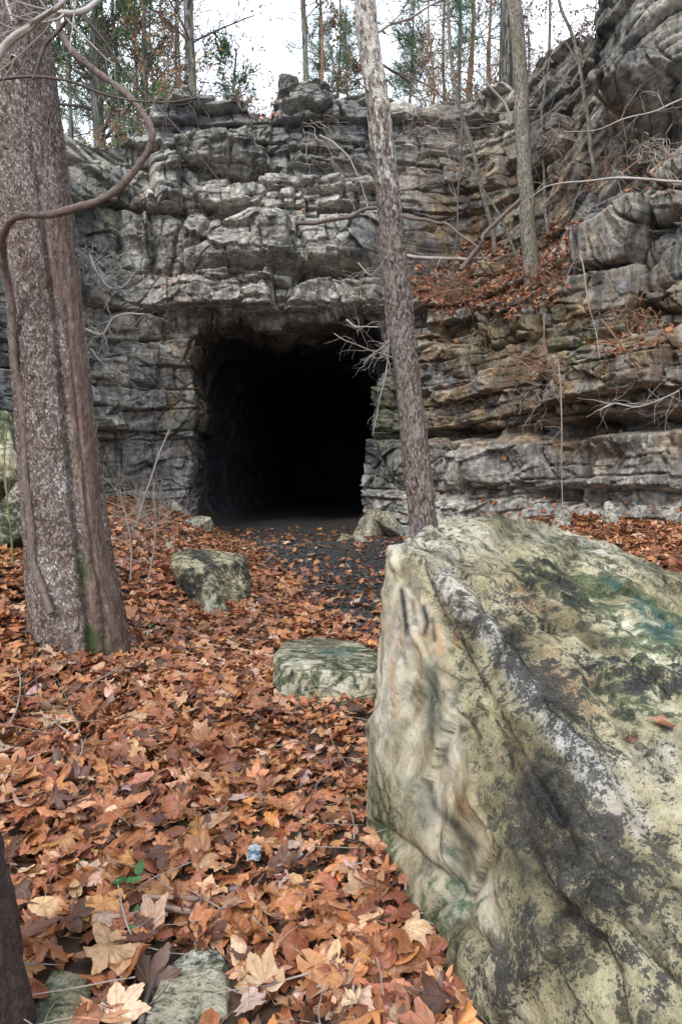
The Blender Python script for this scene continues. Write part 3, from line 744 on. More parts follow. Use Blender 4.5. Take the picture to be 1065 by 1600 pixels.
def green_stain(g=.6, dk=.4, og=.1, li=.3):
    def f(P, Nn, U, V):
        n = len(P); k = np.clip(.8 + fbm(P[:, 0] * 4, P[:, 1] * 4, P[:, 2] * 4, 3, 330), 0, 2)
        return np.stack([g * k, dk * k * (.6 + 0 * k), og * k, li * k], -1), np.zeros((n, 4))
    return f
def block_stain(P, Nn, U, V):
    S, Pn = green_stain(.45, .35, .1, .35)(P, Nn, U, V)
    Pn[:, 1] = .7 * np.exp(-(seg_d(U, V, [(500, 1016), (530, 1024), (550, 1018)]) / 6) ** 2) + .5 * np.exp(-(seg_d(U, V, [(455, 1030), (462, 1040)]) / 5) ** 2)
    return S, Pn
blockp = [(x, y, z + .05) for x, y, z in [W(427, 1032, 4.95), W(428, 1098, 4.7), W(445, 1010, 5.6), W(500, 1006, 5.75), W(560, 1012, 5.6), W(590, 1030, 5.1), W(592, 1115, 4.5), W(500, 1060, 4.6), W(588, 1066, 4.55), W(440, 1054, 4.75), W(590, 1150, 4.4), W(430, 1130, 4.6), W(500, 1150, 4.45), (.22, 5.7, -.1), (-.48, 5.6, -.1), (.25, 4.5, -.2), (-.45, 4.7, -.2)]]
rock_thing('stone_block', blockp, .012, 'flat-topped greenish stone block on the leaves just left of the huge boulder', 'stone', amp=.25, fs=2.0, seed=2, stain=block_stain, smooth=2)
up1 = [W(271, 862, 8.6), W(300, 856, 9.3), W(378, 868, 9.4), W(383, 925, 8.5), W(340, 935, 8.2), W(272, 885, 8.3), W(300, 900, 8.0), W(350, 880, 8.5), W(382, 880, 8.7), W(310, 945, 7.9), W(370, 945, 8.4), (-1.9, 9.4, -.1), (-1.2, 9.4, -.1), (-1.95, 8.4, -.05), (-1.25, 8.3, -.1)]
rock_thing('stone', up1, .014, 'upright mossy stone at the left edge of the gravel path', 'stone', amp=.8, fs=1.8, seed=3, stain=green_stain(.55, 1.0, .5, .3), smooth=2)
up2 = stone_pts(308, 912, 352, 962, 7.5, .4, seed=31)
rock_thing('stone', up2, .014, 'small leaning grey-green stone at the foot of the upright mossy stone', 'stone', amp=.5, fs=2.6, seed=4, stain=green_stain(.5, .4, 0, .3), smooth=2)
for k, (bx, d, dep, lab, st_) in enumerate([
    ((258, 806, 330, 842), 15.6, .9, 'grey boulder half buried in leaves at the left foot of the tunnel mouth', (.4, .3, 0, .7)),
    ((250, 780, 296, 812), 17.6, .8, 'pale slab leaning below the left side of the tunnel mouth', (.2, .2, 0, .9)),
    ((515, 836, 552, 852), 16.0, .7, 'low flat rock on the tunnel floor at the right of its mouth', (.3, .5, 0, .3)),
    ((550, 838, 584, 853), 15.3, .6, 'pale rock nearest the path below the right side of the tunnel mouth', (.2, .3, 0, .8)),
    ((548, 795, 600, 838), 17.6, 1.0, 'angular grey boulder against the right jamb of the tunnel', (.2, .45, 0, .5)),
    ((583, 800, 640, 842), 16.8, 1.1, 'large grey boulder between the tunnel jamb and the leaning trunk', (.2, .35, 0, .7)),
    ((528, 884, 553, 894), 12.0, .3, 'small whitish stone lying alone on the dark gravel', (0, 0, .2, 1.6)),
    ((252, 848, 272, 860), 10.5, .3, 'little grey stone on the leaf bank above the upright mossy stone', (.1, .2, 0, .8)),
    ((862, 794, 896, 826), 13.4, .5, 'upright grey rock beside the cliff foot, right of the huge boulder top', (.2, .3, 0, .8)),
    ((948, 782, 975, 812), 13.0, .5, 'white-faced pointed rock leaning on the cliff foot at the right', (.1, .1, 0, 1.5)),
    ((1000, 900, 1058, 922), 6.6, .4, 'flat dark stone in the leaves behind the huge boulder at the right', (.3, .6, .2, .2)),
    ((-60, 636, 30, 760), 7.6, 1.5, 'overhanging mossy boulder left of the thick scaly trunk, leaves on top', (1.0, .6, .1, .2)),
    ((-50, 745, 38, 850), 7.2, 1.0, 'rough mossy boulder low behind the left side of the thick scaly trunk', (.7, .6, 0, .6)),
    ((205, 1505, 330, 1610), 1.9, .45, 'large flat greenish stone among the leaves at the bottom of the picture', (.45, .35, .05, .8)),
    ((55, 1425, 108, 1490), 2.35, .2, 'mossy stone among leaves right of the near dark trunk', (.9, .3, .1, .5)),
    ((316, 1498, 366, 1545), 2.08, .14, 'wedge of grey stone beside the large flat greenish stone', (.2, .2, 0, .9)),
    ((306, 1392, 334, 1428), 2.5, .08, 'dark pointed grey stone above the broken stick', (.1, .5, 0, .5)),
    ((484, 1130, 532, 1150), 4.4, .25, 'small pale stone half covered by leaves below the stone block', (.3, .1, 0, 1.0)),
    ((40, 1560, 120, 1620), 1.9, .2, 'mossy stone at the bottom edge next to the near dark trunk', (.9, .3, .1, .4)),
    ]):
    flat = bx[3] > 1500 or k in (12,)
    zb = -.12 if d > 4 else -.10
    small = (bx[2] - bx[0]) * d / 1067
    pts = stone_pts(*bx, d, dep, zb=zb * (1 if d > 4 else .6), seed=50 + k)
    if k in (13, 15, 18):     # flat stones lying in the ground, seen from above
        a, b = W(bx[0], bx[3], d), W(bx[2], bx[3], d); far = 1.6 * 1067 / (bx[1] - 740)
        r_ = random.Random(k); pts = []
        for t in range(22):
            x = r_.uniform(a[0] * 1.0, b[0]); y = r_.choice([r_.uniform(d * .92, far), d * .92, far]); pts.append((x * (y / d if r_.random() < .5 else 1), y, r_.choice([-.08, float(G(x, y)) + r_.uniform(.015, .04)])))
    rock_thing('boulder' if small > .7 else 'stone', pts, max(.008, min(.03, d * .0016)), lab, 'rock' if small > .7 else 'stone', amp=.4 if d > 4 else .25, fs=min(5, 1.1 / max(small, .2)) * 1.3, seed=60 + k, stain=green_stain(*st_), smooth=2)

# ------------------------------------------------------------------ leaves
def leaf_template(half, rings, sub):
    full = [(-a, r) for a, r in reversed(half) if a < 180 and a > 0]
    pts = [(-a, r) for a, r in half[::-1]] + [(a, r) for a, r in half if a > 0]
    # drop duplicated tail at +-180
    P = []
    for a, r in pts: P.append((a, r))
    if sub:
        Q = []
        rr = random.Random(5)
        for (a, r), (b, s) in zip(P[:-1], P[1:]):
            Q.append((a, r)); Q.append(((a + b) / 2, (r + s) / 2 * (1 + (.06 if rr.random() < .6 else -.05))))
        P = Q + [P[-1]]
    n = len(P); V = [(0, 0, 0)]; F3 = []; F4 = []
    rs = [p[1] for p in P]; mean = sum(rs) / n
    for k, f in enumerate(rings):
        for i, (a, r) in enumerate(P):
            q = f * (r if f == 1 else (r * (.45 + .55 * f) + mean * (.55 - .55 * f)))
            z = (.10 * (1 if r < mean * .93 else -1)) * q * (f ** .5) * (1 if r < mean else .7)
            V.append((q * math.sin(rad(a)), q * math.cos(rad(a)), z))
        b0 = 1 + k * n
        for i in range(n - 1):
            if k == 0: F3.append((0, b0 + i + 1, b0 + i))
            else: F4.append((b0 - n + i, b0 - n + i + 1, b0 + i + 1, b0 + i))
    V = np.array(V, float)
    # leaf stalk
    m = len(V); V = np.vstack([V, [[-.012, -.02, 0], [.012, -.02, 0], [.008, -.55, .06], [-.008, -.55, .06]]]); F4.append((m, m + 1, m + 2, m + 3))
    return V, (np.array(F3, int).reshape(-1, 3), np.array(F4, int).reshape(-1, 4))
SYC = [(0, 1.05), (7, .88), (14, .80), (24, .56), (33, .70), (42, .84), (52, 1.0), (60, .80), (70, .68), (80, .52), (92, .62), (104, .74), (118, .62), (135, .42), (155, .30), (172, .18)]
MAP = [(0, 1.0), (8, .62), (14, .72), (22, .40), (30, .34), (40, .62), (48, .95), (55, .66), (62, .70), (76, .32), (90, .40), (104, .70), (118, .40), (140, .22), (170, .12)]
OAK = [(0, 1.1), (8, .92), (15, .62), (24, .74), (34, .66), (44, .38), (60, .50), (74, .48), (95, .22), (120, .28), (150, .30), (172, .30)]
BEE = [(0, 1.1), (15, .85), (30, .62), (50, .46), (80, .38), (110, .36), (140, .42), (172, .46)]
T_HI = [leaf_template(SYC, (.4, .72, 1), True), leaf_template(MAP, (.4, .72, 1), True), leaf_template(OAK, (.5, 1), False), leaf_template([(0, 1.1), (15, .85), (30, .62), (50, .46), (80, .38), (110, .36), (140, .42), (172, .46)], (.5, 1), True)]
T_LO = [leaf_template(SYC, (.5, 1), False), leaf_template(MAP, (.5, 1), False), leaf_template(BEE, (.5, 1), False)]
T_MIN = [leaf_template([(0, 1), (25, .45), (50, .95), (80, .5), (110, .65), (165, .2)], (1,), False), leaf_template([(0, 1.1), (40, .5), (100, .4), (165, .4)], (1,), False)]

LEAFC = np.array([(.46, .20, .085), (.36, .135, .058), (.54, .30, .17), (.30, .11, .055), (.57, .37, .24), (.22, .075, .04), (.11, .05, .032), (.50, .36, .31), (.55, .24, .08)])
LEAFW = np.array([.22, .18, .13, .17, .05, .12, .12, .015, .04])
def scatter(name, pos, nrm, size, templ, mix, mat, tilt=.33, curl=1.4, cols=LEAFC, wts=LEAFW, kind='stuff', label=None, cat=None, parent=None, g=None):
    g = g or rng; n = len(pos); which = g.choice(len(templ), n, p=mix)
    Vs, F3s, F4s, Cs, Ls = [], [], [], [], []; base = 0
    for t, (TV, (f3, f4)) in enumerate(templ):
        I = np.where(which == t)[0]; m = len(I)
        if not m: continue
        sc = size[I][:, None]
        x = TV[None, :, 0] * sc * g.uniform(.8, 1.15, (m, 1)); y = TV[None, :, 1] * sc; z = TV[None, :, 2] * sc * g.uniform(.3, 2.2, (m, 1)) * g.choice([-1, 1], (m, 1))
        y = y - .25 * sc
        # roll along a random axis, then twist
        for rep in range(2):
            a = g.uniform(0, math.pi, (m, 1)); k = g.normal(0, curl, (m, 1)) * g.choice([.5, 1, 1.9], (m, 1), p=[.4, .4, .2]) / sc * (.7 if rep == 0 else .45)
            k = np.where(np.abs(k) < .05, .05, k)
            p = x * np.cos(a) + y * np.sin(a); q = -x * np.sin(a) + y * np.cos(a)
            z = z + (1 - np.cos(np.clip(k * p, -2.2, 2.2))) / k; p = np.sin(np.clip(k * p, -2.2, 2.2)) / k
            x = p * np.cos(a) - q * np.sin(a); y = p * np.sin(a) + q * np.cos(a)
        z = z + sc * .03 * np.sin(x / sc * 7 + g.uniform(0, 6, (m, 1))) 
        nn = nrm[I] + g.normal(0, tilt, (m, 3)) * np.array([1, 1, .3]); nn /= np.linalg.norm(nn, axis=1)[:, None]
        r = g.normal(0, 1, (m, 3)); tx = np.cross(r, nn); tx /= np.linalg.norm(tx, axis=1)[:, None]; ty = np.cross(nn, tx)
        P = pos[I][:, None, :] + x[..., None] * tx[:, None, :] + y[..., None] * ty[:, None, :] + (z - np.minimum(z.min(1, keepdims=True), 0) * .35)[..., None] * nn[:, None, :]
        nv = len(TV); off = base + np.arange(m)[:, None, None] * nv
        Vs.append(P.reshape(-1, 3)); F3s.append((f3[None] + off).reshape(-1, 3)); F4s.append((f4[None] + off).reshape(-1, 4)); base += m * nv
        c = cols[g.choice(len(cols), m, p=wts / wts.sum())] * g.uniform(.78, 1.3, (m, 1)) * g.uniform(.93, 1.07, (m, 3))
        c = np.repeat(np.clip(c, 0, .8)[:, None, :], nv, 1); Cs.append(np.concatenate([c, np.ones((m, nv, 1))], -1).reshape(-1, 4))
        L = np.stack([np.broadcast_to(TV[None, :, 0], (m, nv)), np.broadcast_to(TV[None, :, 1], (m, nv)), np.broadcast_to(g.uniform(0, 9, (m, 1)), (m, nv))], -1); Ls.append(L.reshape(-1, 3))
    fs = [np.concatenate(F3s), np.concatenate(F4s)]
    o = mesh_np(name, np.concatenate(Vs), [f for f in fs if len(f)], mat, parent=parent, attrs={'lc': np.concatenate(Cs), 'lf': np.concatenate(Ls)})
    return tag(o, label, cat, kind=kind)

def m_leaf(name='dry_leaf', green=False):
    m = Mat(name)
    c = m.attr('lc').outputs['Color']; lf = m.attr('lf').outputs['Vector']
    s = m.sep(lf)
    # palmate veins: distance to rays at 0, +-50, +-104 degrees
    ax = m.math('ABSOLUTE', s[0])
    v = None
    for a in (0, 50, 104):
        ca, sa = math.cos(rad(a)), math.sin(rad(a))
        d = m.math('ABSOLUTE', m.math('SUBTRACT', m.math('MULTIPLY', ax, ca), m.math('MULTIPLY', s[1], sa)))
        v = d if v is None else m.math('MINIMUM', v, d)
    vein = m.ramp(v, [(.0, 1), (.022, 0)])
    n = m.noise(lf, 4.5, 6, .7); n2 = m.noise(m.obj, 60, 3, .6)
    c = m.mix(.9, c, m.ramp(n, [(.28, .5), (.5, .95), (.72, 1.35)]), 'MULTIPLY')
    c = m.mix(m.math('MULTIPLY', vein, .45), c, (.20, .09, .045) if not green else (.2, .28, .1))
    c = m.mix(m.ramp(n, [(.66, 0), (.74, .55)]), c, (.07, .035, .022) if not green else (.05, .09, .03))
    h = m.math('SUBTRACT', n, m.math('MULTIPLY', vein, .6))
    return m.out(c, .42 if not green else .35, m.bump(h, .45, .004), spec=.5, trans=.18)
M_LEAF = m_leaf(); M_GREEN = m_leaf('green_leaf', True)

# rocks the litter must stay out of
EXC = [o for o in D.objects if o.type == 'MESH' and o.get('category') in ('boulder', 'stone', 'rock')]
from mathutils.bvhtree import BVHTree
def surf_z(pos):
    """drop each point on the rocks and ground"""
    z = G(pos[:, 0], pos[:, 1]); hit = np.zeros(len(pos), bool); nr = np.tile([0, 0, 1.0], (len(pos), 1))
    for o in EXC:
        co = np.empty(len(o.data.vertices) * 3, np.float32); o.data.vertices.foreach_get('co', co); co = co.reshape(-1, 3)
        lo, hi = co.min(0), co.max(0)
        I = np.where((pos[:, 0] > lo[0]) & (pos[:, 0] < hi[0]) & (pos[:, 1] > lo[1]) & (pos[:, 1] < hi[1]))[0]
        if not len(I): continue
        bv = BVHTree.FromPolygons([tuple(c) for c in co], [tuple(p.vertices) for p in o.data.polygons])
        for i in I:
            h = bv.ray_cast(Vector((pos[i, 0], pos[i, 1], 5)), Vector((0, 0, -1)))
            if h[0] is not None and h[0].z > z[i]: z[i] = h[0].z; hit[i] = True; nr[i] = h[1]
    return z, hit, nr
def litter():
    g = np.random.default_rng(21)
    def region(n, y0, y1, hw):
        y = g.uniform(y0 ** 1.0, y1, n * 3); x = g.uniform(-1, 1, n * 3) * hw(y)
        w = hw(y) / hw(np.array([y1]))[0]; k = g.random(n * 3) < w
        return np.stack([x[k], y[k]], -1)[:n]
    # near litter, every lobe modelled
    P = region(13000, 1.2, 5.6, lambda y: .62 * y + .55); g1 = gravel(P[:, 0], P[:, 1]); P = P[g.random(len(P)) > g1 * .9]
    z, hit, nr = surf_z(P); keep = ~hit
    bare = np.exp(-(((P[:, 0] + .45) / .22) ** 2 + ((P[:, 1] - 2.0) / .18) ** 2)); keep &= g.random(len(P)) > bare * .9
    P, z, hit = P[keep], z[keep], hit[keep]
    pos = np.column_stack([P, z + g.uniform(.0, .055, len(P)) * ~hit + .004])
    size = np.clip(g.lognormal(math.log(.076), .34, len(P)), .03, .12)
    mid = np.exp(-((P[:, 0] - .02) / .35) ** 2) * sst(2.3, 3, P[:, 1]); size *= 1 - .4 * mid
    scatter('leaf_litter', pos, np.tile([0, 0, 1.0], (len(P), 1)), size, T_HI, [.46, .14, .18, .22], M_LEAF, g=g)
    # litter beyond both sides of the near ground
    n = 15000; P = np.column_stack([g.uniform(-5.5, 6.0, n), g.uniform(-1.8, 5.8, n)]); P = P[(np.abs(P[:, 0]) > .60 * P[:, 1] + .4)]
    z, hit, nr = surf_z(P); P, z = P[~hit], z[~hit]; pos = np.column_stack([P, z + g.uniform(.0, .05, len(P))])
    scatter('leaf_litter', pos, np.tile([0, 0, 1.0], (len(P), 1)), np.clip(g.lognormal(math.log(.085), .34, len(P)), .04, .13), T_LO, [.5, .2, .3], M_LEAF, g=g)
    # middle distance
    P = region(17000, 5.5, 11, lambda y: .66 * y + .7); g1 = gravel(P[:, 0], P[:, 1]); P = P[g.random(len(P)) > g1 * .85]
    z, hit, nr = surf_z(P); keep = ~hit | (g.random(len(P)) < .02); P, z, hit = P[keep], z[keep], hit[keep]
    pos = np.column_stack([P, z + g.uniform(0, .06, len(P)) * ~hit]); size = np.clip(g.lognormal(math.log(.075), .32, len(P)), .03, .14)
    scatter('leaf_litter', pos, np.tile([0, 0, 1.0], (len(P), 1)), size, T_LO, [.5, .2, .3], M_LEAF, g=g)
    P = region(24000, 10.8, 20.0, lambda y: .66 * y - 1.2 * (y > 16)); g1 = gravel(P[:, 0], P[:, 1]); 
    tun = sst(17.5, 19, P[:, 1]) * (P[:, 0] > -4) * (P[:, 0] < 1)
    P = P[g.random(len(P)) > np.maximum(g1 * .87, tun * .85)]
    z, hit, nr = surf_z(P); keep = ~hit | (g.random(len(P)) < .03); P, z, hit = P[keep], z[keep], hit[keep]
    pos = np.column_stack([P, z + g.uniform(0, .06, len(P)) * ~hit]); size = np.clip(g.lognormal(math.log(.08), .3, len(P)), .04, .14)
    scatter('leaf_litter', pos, np.tile([0, 0, 1.0], (len(P), 1)), size, T_MIN, [.7, .3], M_LEAF, g=g)
    # leaves caught on ledges and against the foot of the cliff
    U, V = PIX(*CF.T); up = CN[:, 2]
    def el(u, v, ru, rv): return (((U - u) / ru) ** 2 + ((V - v) / rv) ** 2) < 1
    w = CA * (up > .45) * .15
    w += CA * (up > .1) * 16 * (el(760, 440, 130, 62) | el(880, 380, 40, 40))
    w += CA * (up > .3) * 5 * (el(985, 520, 70, 42) | el(1020, 260, 90, 45) | el(1000, 240, 60, 30) | el(405, 165, 45, 25))
    w += CA * (up > .35) * 1.5 * (el(700, 205, 90, 35) | el(215, 315, 50, 14) | el(680, 250, 60, 60))
    w += CA * (up > .3) * 1.2 * ((V > 770) & (U > 560) & (U < 1300))
    w += CA * (up > .3) * 1.2 * (el(250, 440, 50, 40))
    w *= (CF[:, 2] > .1)
    I = g.choice(len(CF), 9500, p=w / w.sum())
    pos = CF[I] + CN[I] * .02 + g.normal(0, .03, (len(I), 3)); nr = CN[I] + np.array([0, 0, .5]); nr /= np.linalg.norm(nr, axis=1)[:, None]
    size = np.clip(g.lognormal(math.log(.075), .3, len(I)), .04, .12)
    scatter('ledge_leaves', pos, nr, size, T_LO, [.5, .2, .3], M_LEAF, tilt=.6, g=g, wts=LEAFW * np.array([.6, 1, .5, 1.4, .3, 1.6, 1.6, .6, .4]))
    # leaves swept into the crown of the hilltop
    # gravel of the path
    n = 9000; P = np.column_stack([g.uniform(-3.4, 2.2, n * 2), g.uniform(5.2, 17, n * 2)]); P = P[g.random(len(P)) < gravel(P[:, 0], P[:, 1])][:n]
    z = G(P[:, 0], P[:, 1]); m = len(P)
    ico = np.array([(1, 0, 0), (-1, 0, 0), (0, 1, 0), (0, -1, 0), (0, 0, 1), (0, 0, -1)], float); fi = np.array([(0, 2, 4), (2, 1, 4), (1, 3, 4), (3, 0, 4), (2, 0, 5), (1, 2, 5), (3, 1, 5), (0, 3, 5)])
    sc = np.clip(g.lognormal(math.log(.014), .55, m), .006, .06)
    V = ico[None] * sc[:, None, None] * g.uniform(.6, 1.3, (m, 6, 3)) * np.array([1.2, 1.2, .6]); V[..., 2] += z[:, None] + sc[:, None] * .3; V[..., 0] += P[:, 0, None]; V[..., 1] += P[:, 1, None]
    gr = g.uniform(.02, .17, (m, 1)) ** 1.2; c = np.repeat(np.concatenate([gr * 1.06, gr * 1.0, gr * .97, gr * 0 + 1], 1)[:, None], 6, 1).reshape(-1, 4)
    mm = Mat('gravel'); gm = mm.out(mm.mix(.7, mm.attr('lc').outputs['Color'], mm.ramp(mm.noise(mm.obj, 50, 4), [(.3, .5), (.7, 1.3)]), 'MULTIPLY'), .8)
    tag(mesh_np('gravel', V.reshape(-1, 3), (fi[None] + np.arange(m)[:, None, None] * 6).reshape(-1, 3), gm, attrs={'lc': c}, smooth=False), kind='stuff')
litter()

# ------------------------------------------------------------------ tubes, trunks, twigs
def smooth_path(P, n=6):
    P = np.asarray(P, float)
    if len(P) < 3: 
        t = np.linspace(0, 1, n + 1)[:, None]; return P[0] * (1 - t) + P[-1] * t
    return catmull(P, n)
def tube_arrays(paths):
    """paths: list of (points k x 3, radii k, sides)"""
    Vs, Fs, Bk = [], [], []; base = 0
    for pts, rr, n in paths:
        P = np.asarray(pts, float); k = len(P); rr = np.asarray(rr, float)
        T = np.gradient(P, axis=0); T /= np.linalg.norm(T, axis=1)[:, None] + 1e-9
        up = np.array([0, 0, 1.0]) if abs(T[0, 2]) < .8 else np.array([1.0, 0, 0])
        A = np.cross(T, up); A /= np.linalg.norm(A, axis=1)[:, None] + 1e-9; B = np.cross(T, A)
        th = np.arange(n) * 2 * math.pi / n
        ring = P[:, None] + rr[:, None, None] * (np.cos(th)[None, :, None] * A[:, None] + np.sin(th)[None, :, None] * B[:, None])
        Vs.append(ring.reshape(-1, 3))
        L = np.concatenate([[0], np.cumsum(np.linalg.norm(np.diff(P, axis=0), axis=1))])
        Bk.append(np.stack([rr[:, None] * np.cos(th) + 0 * L[:, None], rr[:, None] * np.sin(th), L[:, None] + 0 * th[None]], -1).reshape(-1, 3))
        i = np.arange(k - 1)[:, None] * n; j = np.arange(n)[None]; j2 = (j + 1) % n
        Fs.append(np.stack([base + i + j, base + i + n + j, base + i + n + j2, base + i + j2], -1).reshape(-1, 4)); base += k * n
    return np.concatenate(Vs), np.concatenate(Fs), np.concatenate(Bk)
def tubes(name, paths, mat, parent=None):
    V, F, B = tube_arrays(paths)
    return mesh_np(name, V, F, mat, parent=parent, attrs={'bk': B, 'tint': np.tile([0.5, .5, .5, 1.], (len(V), 1))})

def wander(rg, p, d, L, n, wob, up=0.0, r0=.02, r1=.006, drop=0.0):
    """a crooked twig: points and radii"""
    d = np.array(d, float); d /= np.linalg.norm(d); pts = [np.array(p, float)]
    for k in range(n):
        d = d + rg.normal(0, wob, 3) + np.array([0, 0, up - drop * k / n]); d /= np.linalg.norm(d)
        pts.append(pts[-1] + d * L / n)
    return np.array(pts), np.linspace(r0, r1, n + 1)
def branching(rg, p, d, L, r, depth, kids=3, wob=.16, up=.05, spread=.8, out=None, tips=None, sides=4, shrink=.6, drop=0):
    out = [] if out is None else out; tips = [] if tips is None else tips
    n = 6 if depth > 0 else 4
    P, R = wander(rg, p, d, L, n, wob, up, r, r * (.45 if depth else .3), drop); out.append((P, R, max(3, sides)))
    tips.append((P[-1], P[-1] - P[-2], depth))
    if depth > 0:
        for k in range(kids):
            i = int(rg.integers(1, n + 1)); dd = P[i] - P[i - 1]; dd /= np.linalg.norm(dd)
            q = rg.normal(0, 1, 3); q -= q @ dd * dd; q /= np.linalg.norm(q)
            branching(rg, P[i], dd + q * spread * rg.uniform(.5, 1.2), L * shrink * rg.uniform(.6, 1.2), R[i] * .62, depth - 1, kids, wob, up, spread, out, tips, sides - 1, shrink, drop)
    else:
        tips.append((P[2], P[3] - P[2], 0))
    return out, tips

def m_bark(name, ramp, scale=(1, 1, .5), vs=45, patch=None, plate=.8, groove=.5, rough=.85, dist=.01, split=None, pale=None, third=(.03, .055, .012)):
    m = Mat(name); bk = m.attr('bk').outputs['Vector']
    ti = m.attr('tint'); s = m.N('SeparateColor'); m.put(s.inputs[0], ti.outputs['Color'])
    v = m.map(bk, scale)
    vw = m.N('VectorMath'); vw.operation = 'ADD'; m.put(vw.inputs[0], v)
    nz = m.N('TexNoise'); m.put(nz.inputs['Vector'], v); nz.inputs['Scale'].default_value = vs * .8; nz.inputs['Detail'].default_value = 3
    sc = m.N('VectorMath'); sc.operation = 'SCALE'; m.put(sc.inputs[0], nz.outputs[1]); sc.inputs['Scale'].default_value = .8 / vs
    m.put(vw.inputs[1], sc.outputs[0])
    cell = m.sep(m.voro(vw.outputs[0], vs, 'F1', 1))[0]; edge = m.voro(vw.outputs[0], vs, 'DISTANCE_TO_EDGE')
    nf = m.noise(v, vs * 2.2, 8, .75); nb = m.noise(m.map(bk, (1, 1, .4)), 5, 6, .65)
    t = m.math('ADD', m.math('MULTIPLY', cell, plate), m.math('MULTIPLY', nf, 1 - plate * .5))
    t = m.math('ADD', t, m.math('MULTIPLY', m.math('SUBTRACT', nb, .5), 1.0))
    c = m.ramp(t, ramp)
    if split is not None:   # the redder, finely furrowed side of the trunk
        c2 = m.ramp(m.noise(m.map(bk, (1, 1, .12)), 40, 8, .75), [(.32, (.028, .016, .012)), (.5, (.13, .08, .06)), (.66, (.30, .21, .17))])
        c = m.mix(m.math('MULTIPLY', s.outputs[0], .8), c, c2)
    if pale is not None:
        pf = m.noise(m.map(bk, (1, 1, .38)), 13, 7, .68, .4)
        pm = m.ramp(m.math('ADD', pf, m.math('MULTIPLY', m.math('SUBTRACT', s.outputs[1], .5), .55)), [(.50, 0), (.525, 1)])
        c = m.mix(pm, c, m.ramp(m.noise(bk, 30, 6, .7), [(.35, (.22, .19, .16)), (.5, (.44, .40, .35)), (.7, (.62, .59, .55))]))
    ef = m.ramp(edge, [(0, groove), (.09, 0)])
    if split is not None: ef = m.math('MULTIPLY', ef, m.math('SUBTRACT', 1, s.outputs[0]))
    if pale is not None: ef = m.math('MULTIPLY', ef, m.math('SUBTRACT', 1, pm))
    c = m.mix(ef, c, (.022, .016, .013))
    c = m.mix(m.math('MULTIPLY', s.outputs[2], m.ramp(nb, [(.42, 0), (.56, 1)])), c, third)
    h = m.math('ADD', m.math('MULTIPLY', cell, .7), m.math('MULTIPLY', nf, .6))
    h = m.math('SUBTRACT', h, ef)
    return m.out(c, rough, m.bump(h, .9, dist))
M_SYC = m_bark('scaly_bark', [(.20, (.045, .030, .024)), (.45, (.12, .080, .064)), (.68, (.21, .165, .142)), (.86, (.31, .26, .235)), (.97, (.45, .41, .385))], (1, 1, .5), 80, split=1, dist=.010, groove=.7, plate=.5)
M_PEEL = m_bark('peeling_bark', [(.25, (.05, .037, .030)), (.55, (.145, .11, .09)), (.85, (.28, .235, .205))], (1, 1, .35), 52, pale=1, dist=.012, third=(.07, .025, .12))
M_YOUNG = m_bark('young_bark', [(.3, (.08, .06, .05)), (.6, (.22, .18, .15)), (.9, (.36, .31, .27))], (1, 1, .3), 60, dist=.006)
M_OAKB = m_bark('furrowed_bark', [(.3, (.03, .027, .026)), (.6, (.11, .095, .09)), (.9, (.24, .21, .20))], (1, 1, .12), 22, dist=.03, groove=.9)
M_FAR = m_bark('distant_bark', [(.3, (.055, .05, .047)), (.6, (.15, .135, .125)), (.9, (.26, .24, .225))], (1, 1, .2), 14, dist=.02)
def m_plain(name, a, b, scale=30, rough=.8, st=.15):
    m = Mat(name); bk = m.attr('bk').outputs['Vector']
    n = m.noise(m.map(bk, (1, 1, st)), scale, 7, .7)
    return m.out(m.ramp(n, [(.3, a), (.68, b)]), rough, m.bump(n, .6, .004))
M_VINE = m_plain('vine_bark', (.05, .036, .030), (.21, .155, .13), 60, st=.5)
M_TWIG = m_plain('grey_twig', (.13, .10, .085), (.42, .36, .31), 22)
M_TWIGD = m_plain('dark_twig', (.035, .028, .026), (.16, .13, .115), 22)
M_TWIGR = m_plain('reddish_twig', (.10, .05, .03), (.34, .2, .13), 22)
M_LIMB = m_plain('pale_limb', (.16, .14, .12), (.50, .46, .42), 18)

def trunk(name, ctrl, nseg, step, mat, parent, disp=None, tint=None):
    """ctrl rows: x, y, z, radius"""
    C_ = np.array(ctrl, float); P = catmull(C_, 24)
    L = np.concatenate([[0], np.cumsum(np.linalg.norm(np.diff(P[:, :3], axis=0), axis=1))])
    l = np.arange(0, L[-1], step); Q = np.stack([np.interp(l, L, P[:, k]) for k in range(4)], -1)
    th = np.arange(nseg) * 2 * math.pi / nseg
    TH, LL = np.meshgrid(th, l); r = Q[:, 3][:, None] + 0 * TH
    dr = disp(TH, LL, r) if disp else 0
    rr = r + dr
    V = np.stack([Q[:, 0][:, None] + rr * np.cos(TH), Q[:, 1][:, None] + rr * np.sin(TH), Q[:, 2][:, None] + 0 * TH], -1)
    rm = C_[:, 3].mean()
    bk = np.stack([rm * np.cos(TH), rm * np.sin(TH), LL], -1)
    tn = tint(TH, LL) if tint else np.stack([0 * TH, .5 + 0 * TH, 0 * TH, 0 * TH + 1], -1)
    i = np.arange(len(l) - 1)[:, None] * nseg; j = np.arange(nseg)[None]; j2 = (j + 1) % nseg
    F = np.stack([i + j, i + j2, i + nseg + j2, i + nseg + j], -1).reshape(-1, 4)
    return mesh_np(name, V.reshape(-1, 3), F, mat, parent=parent, attrs={'bk': bk.reshape(-1, 3), 'tint': tn.reshape(-1, 4)})

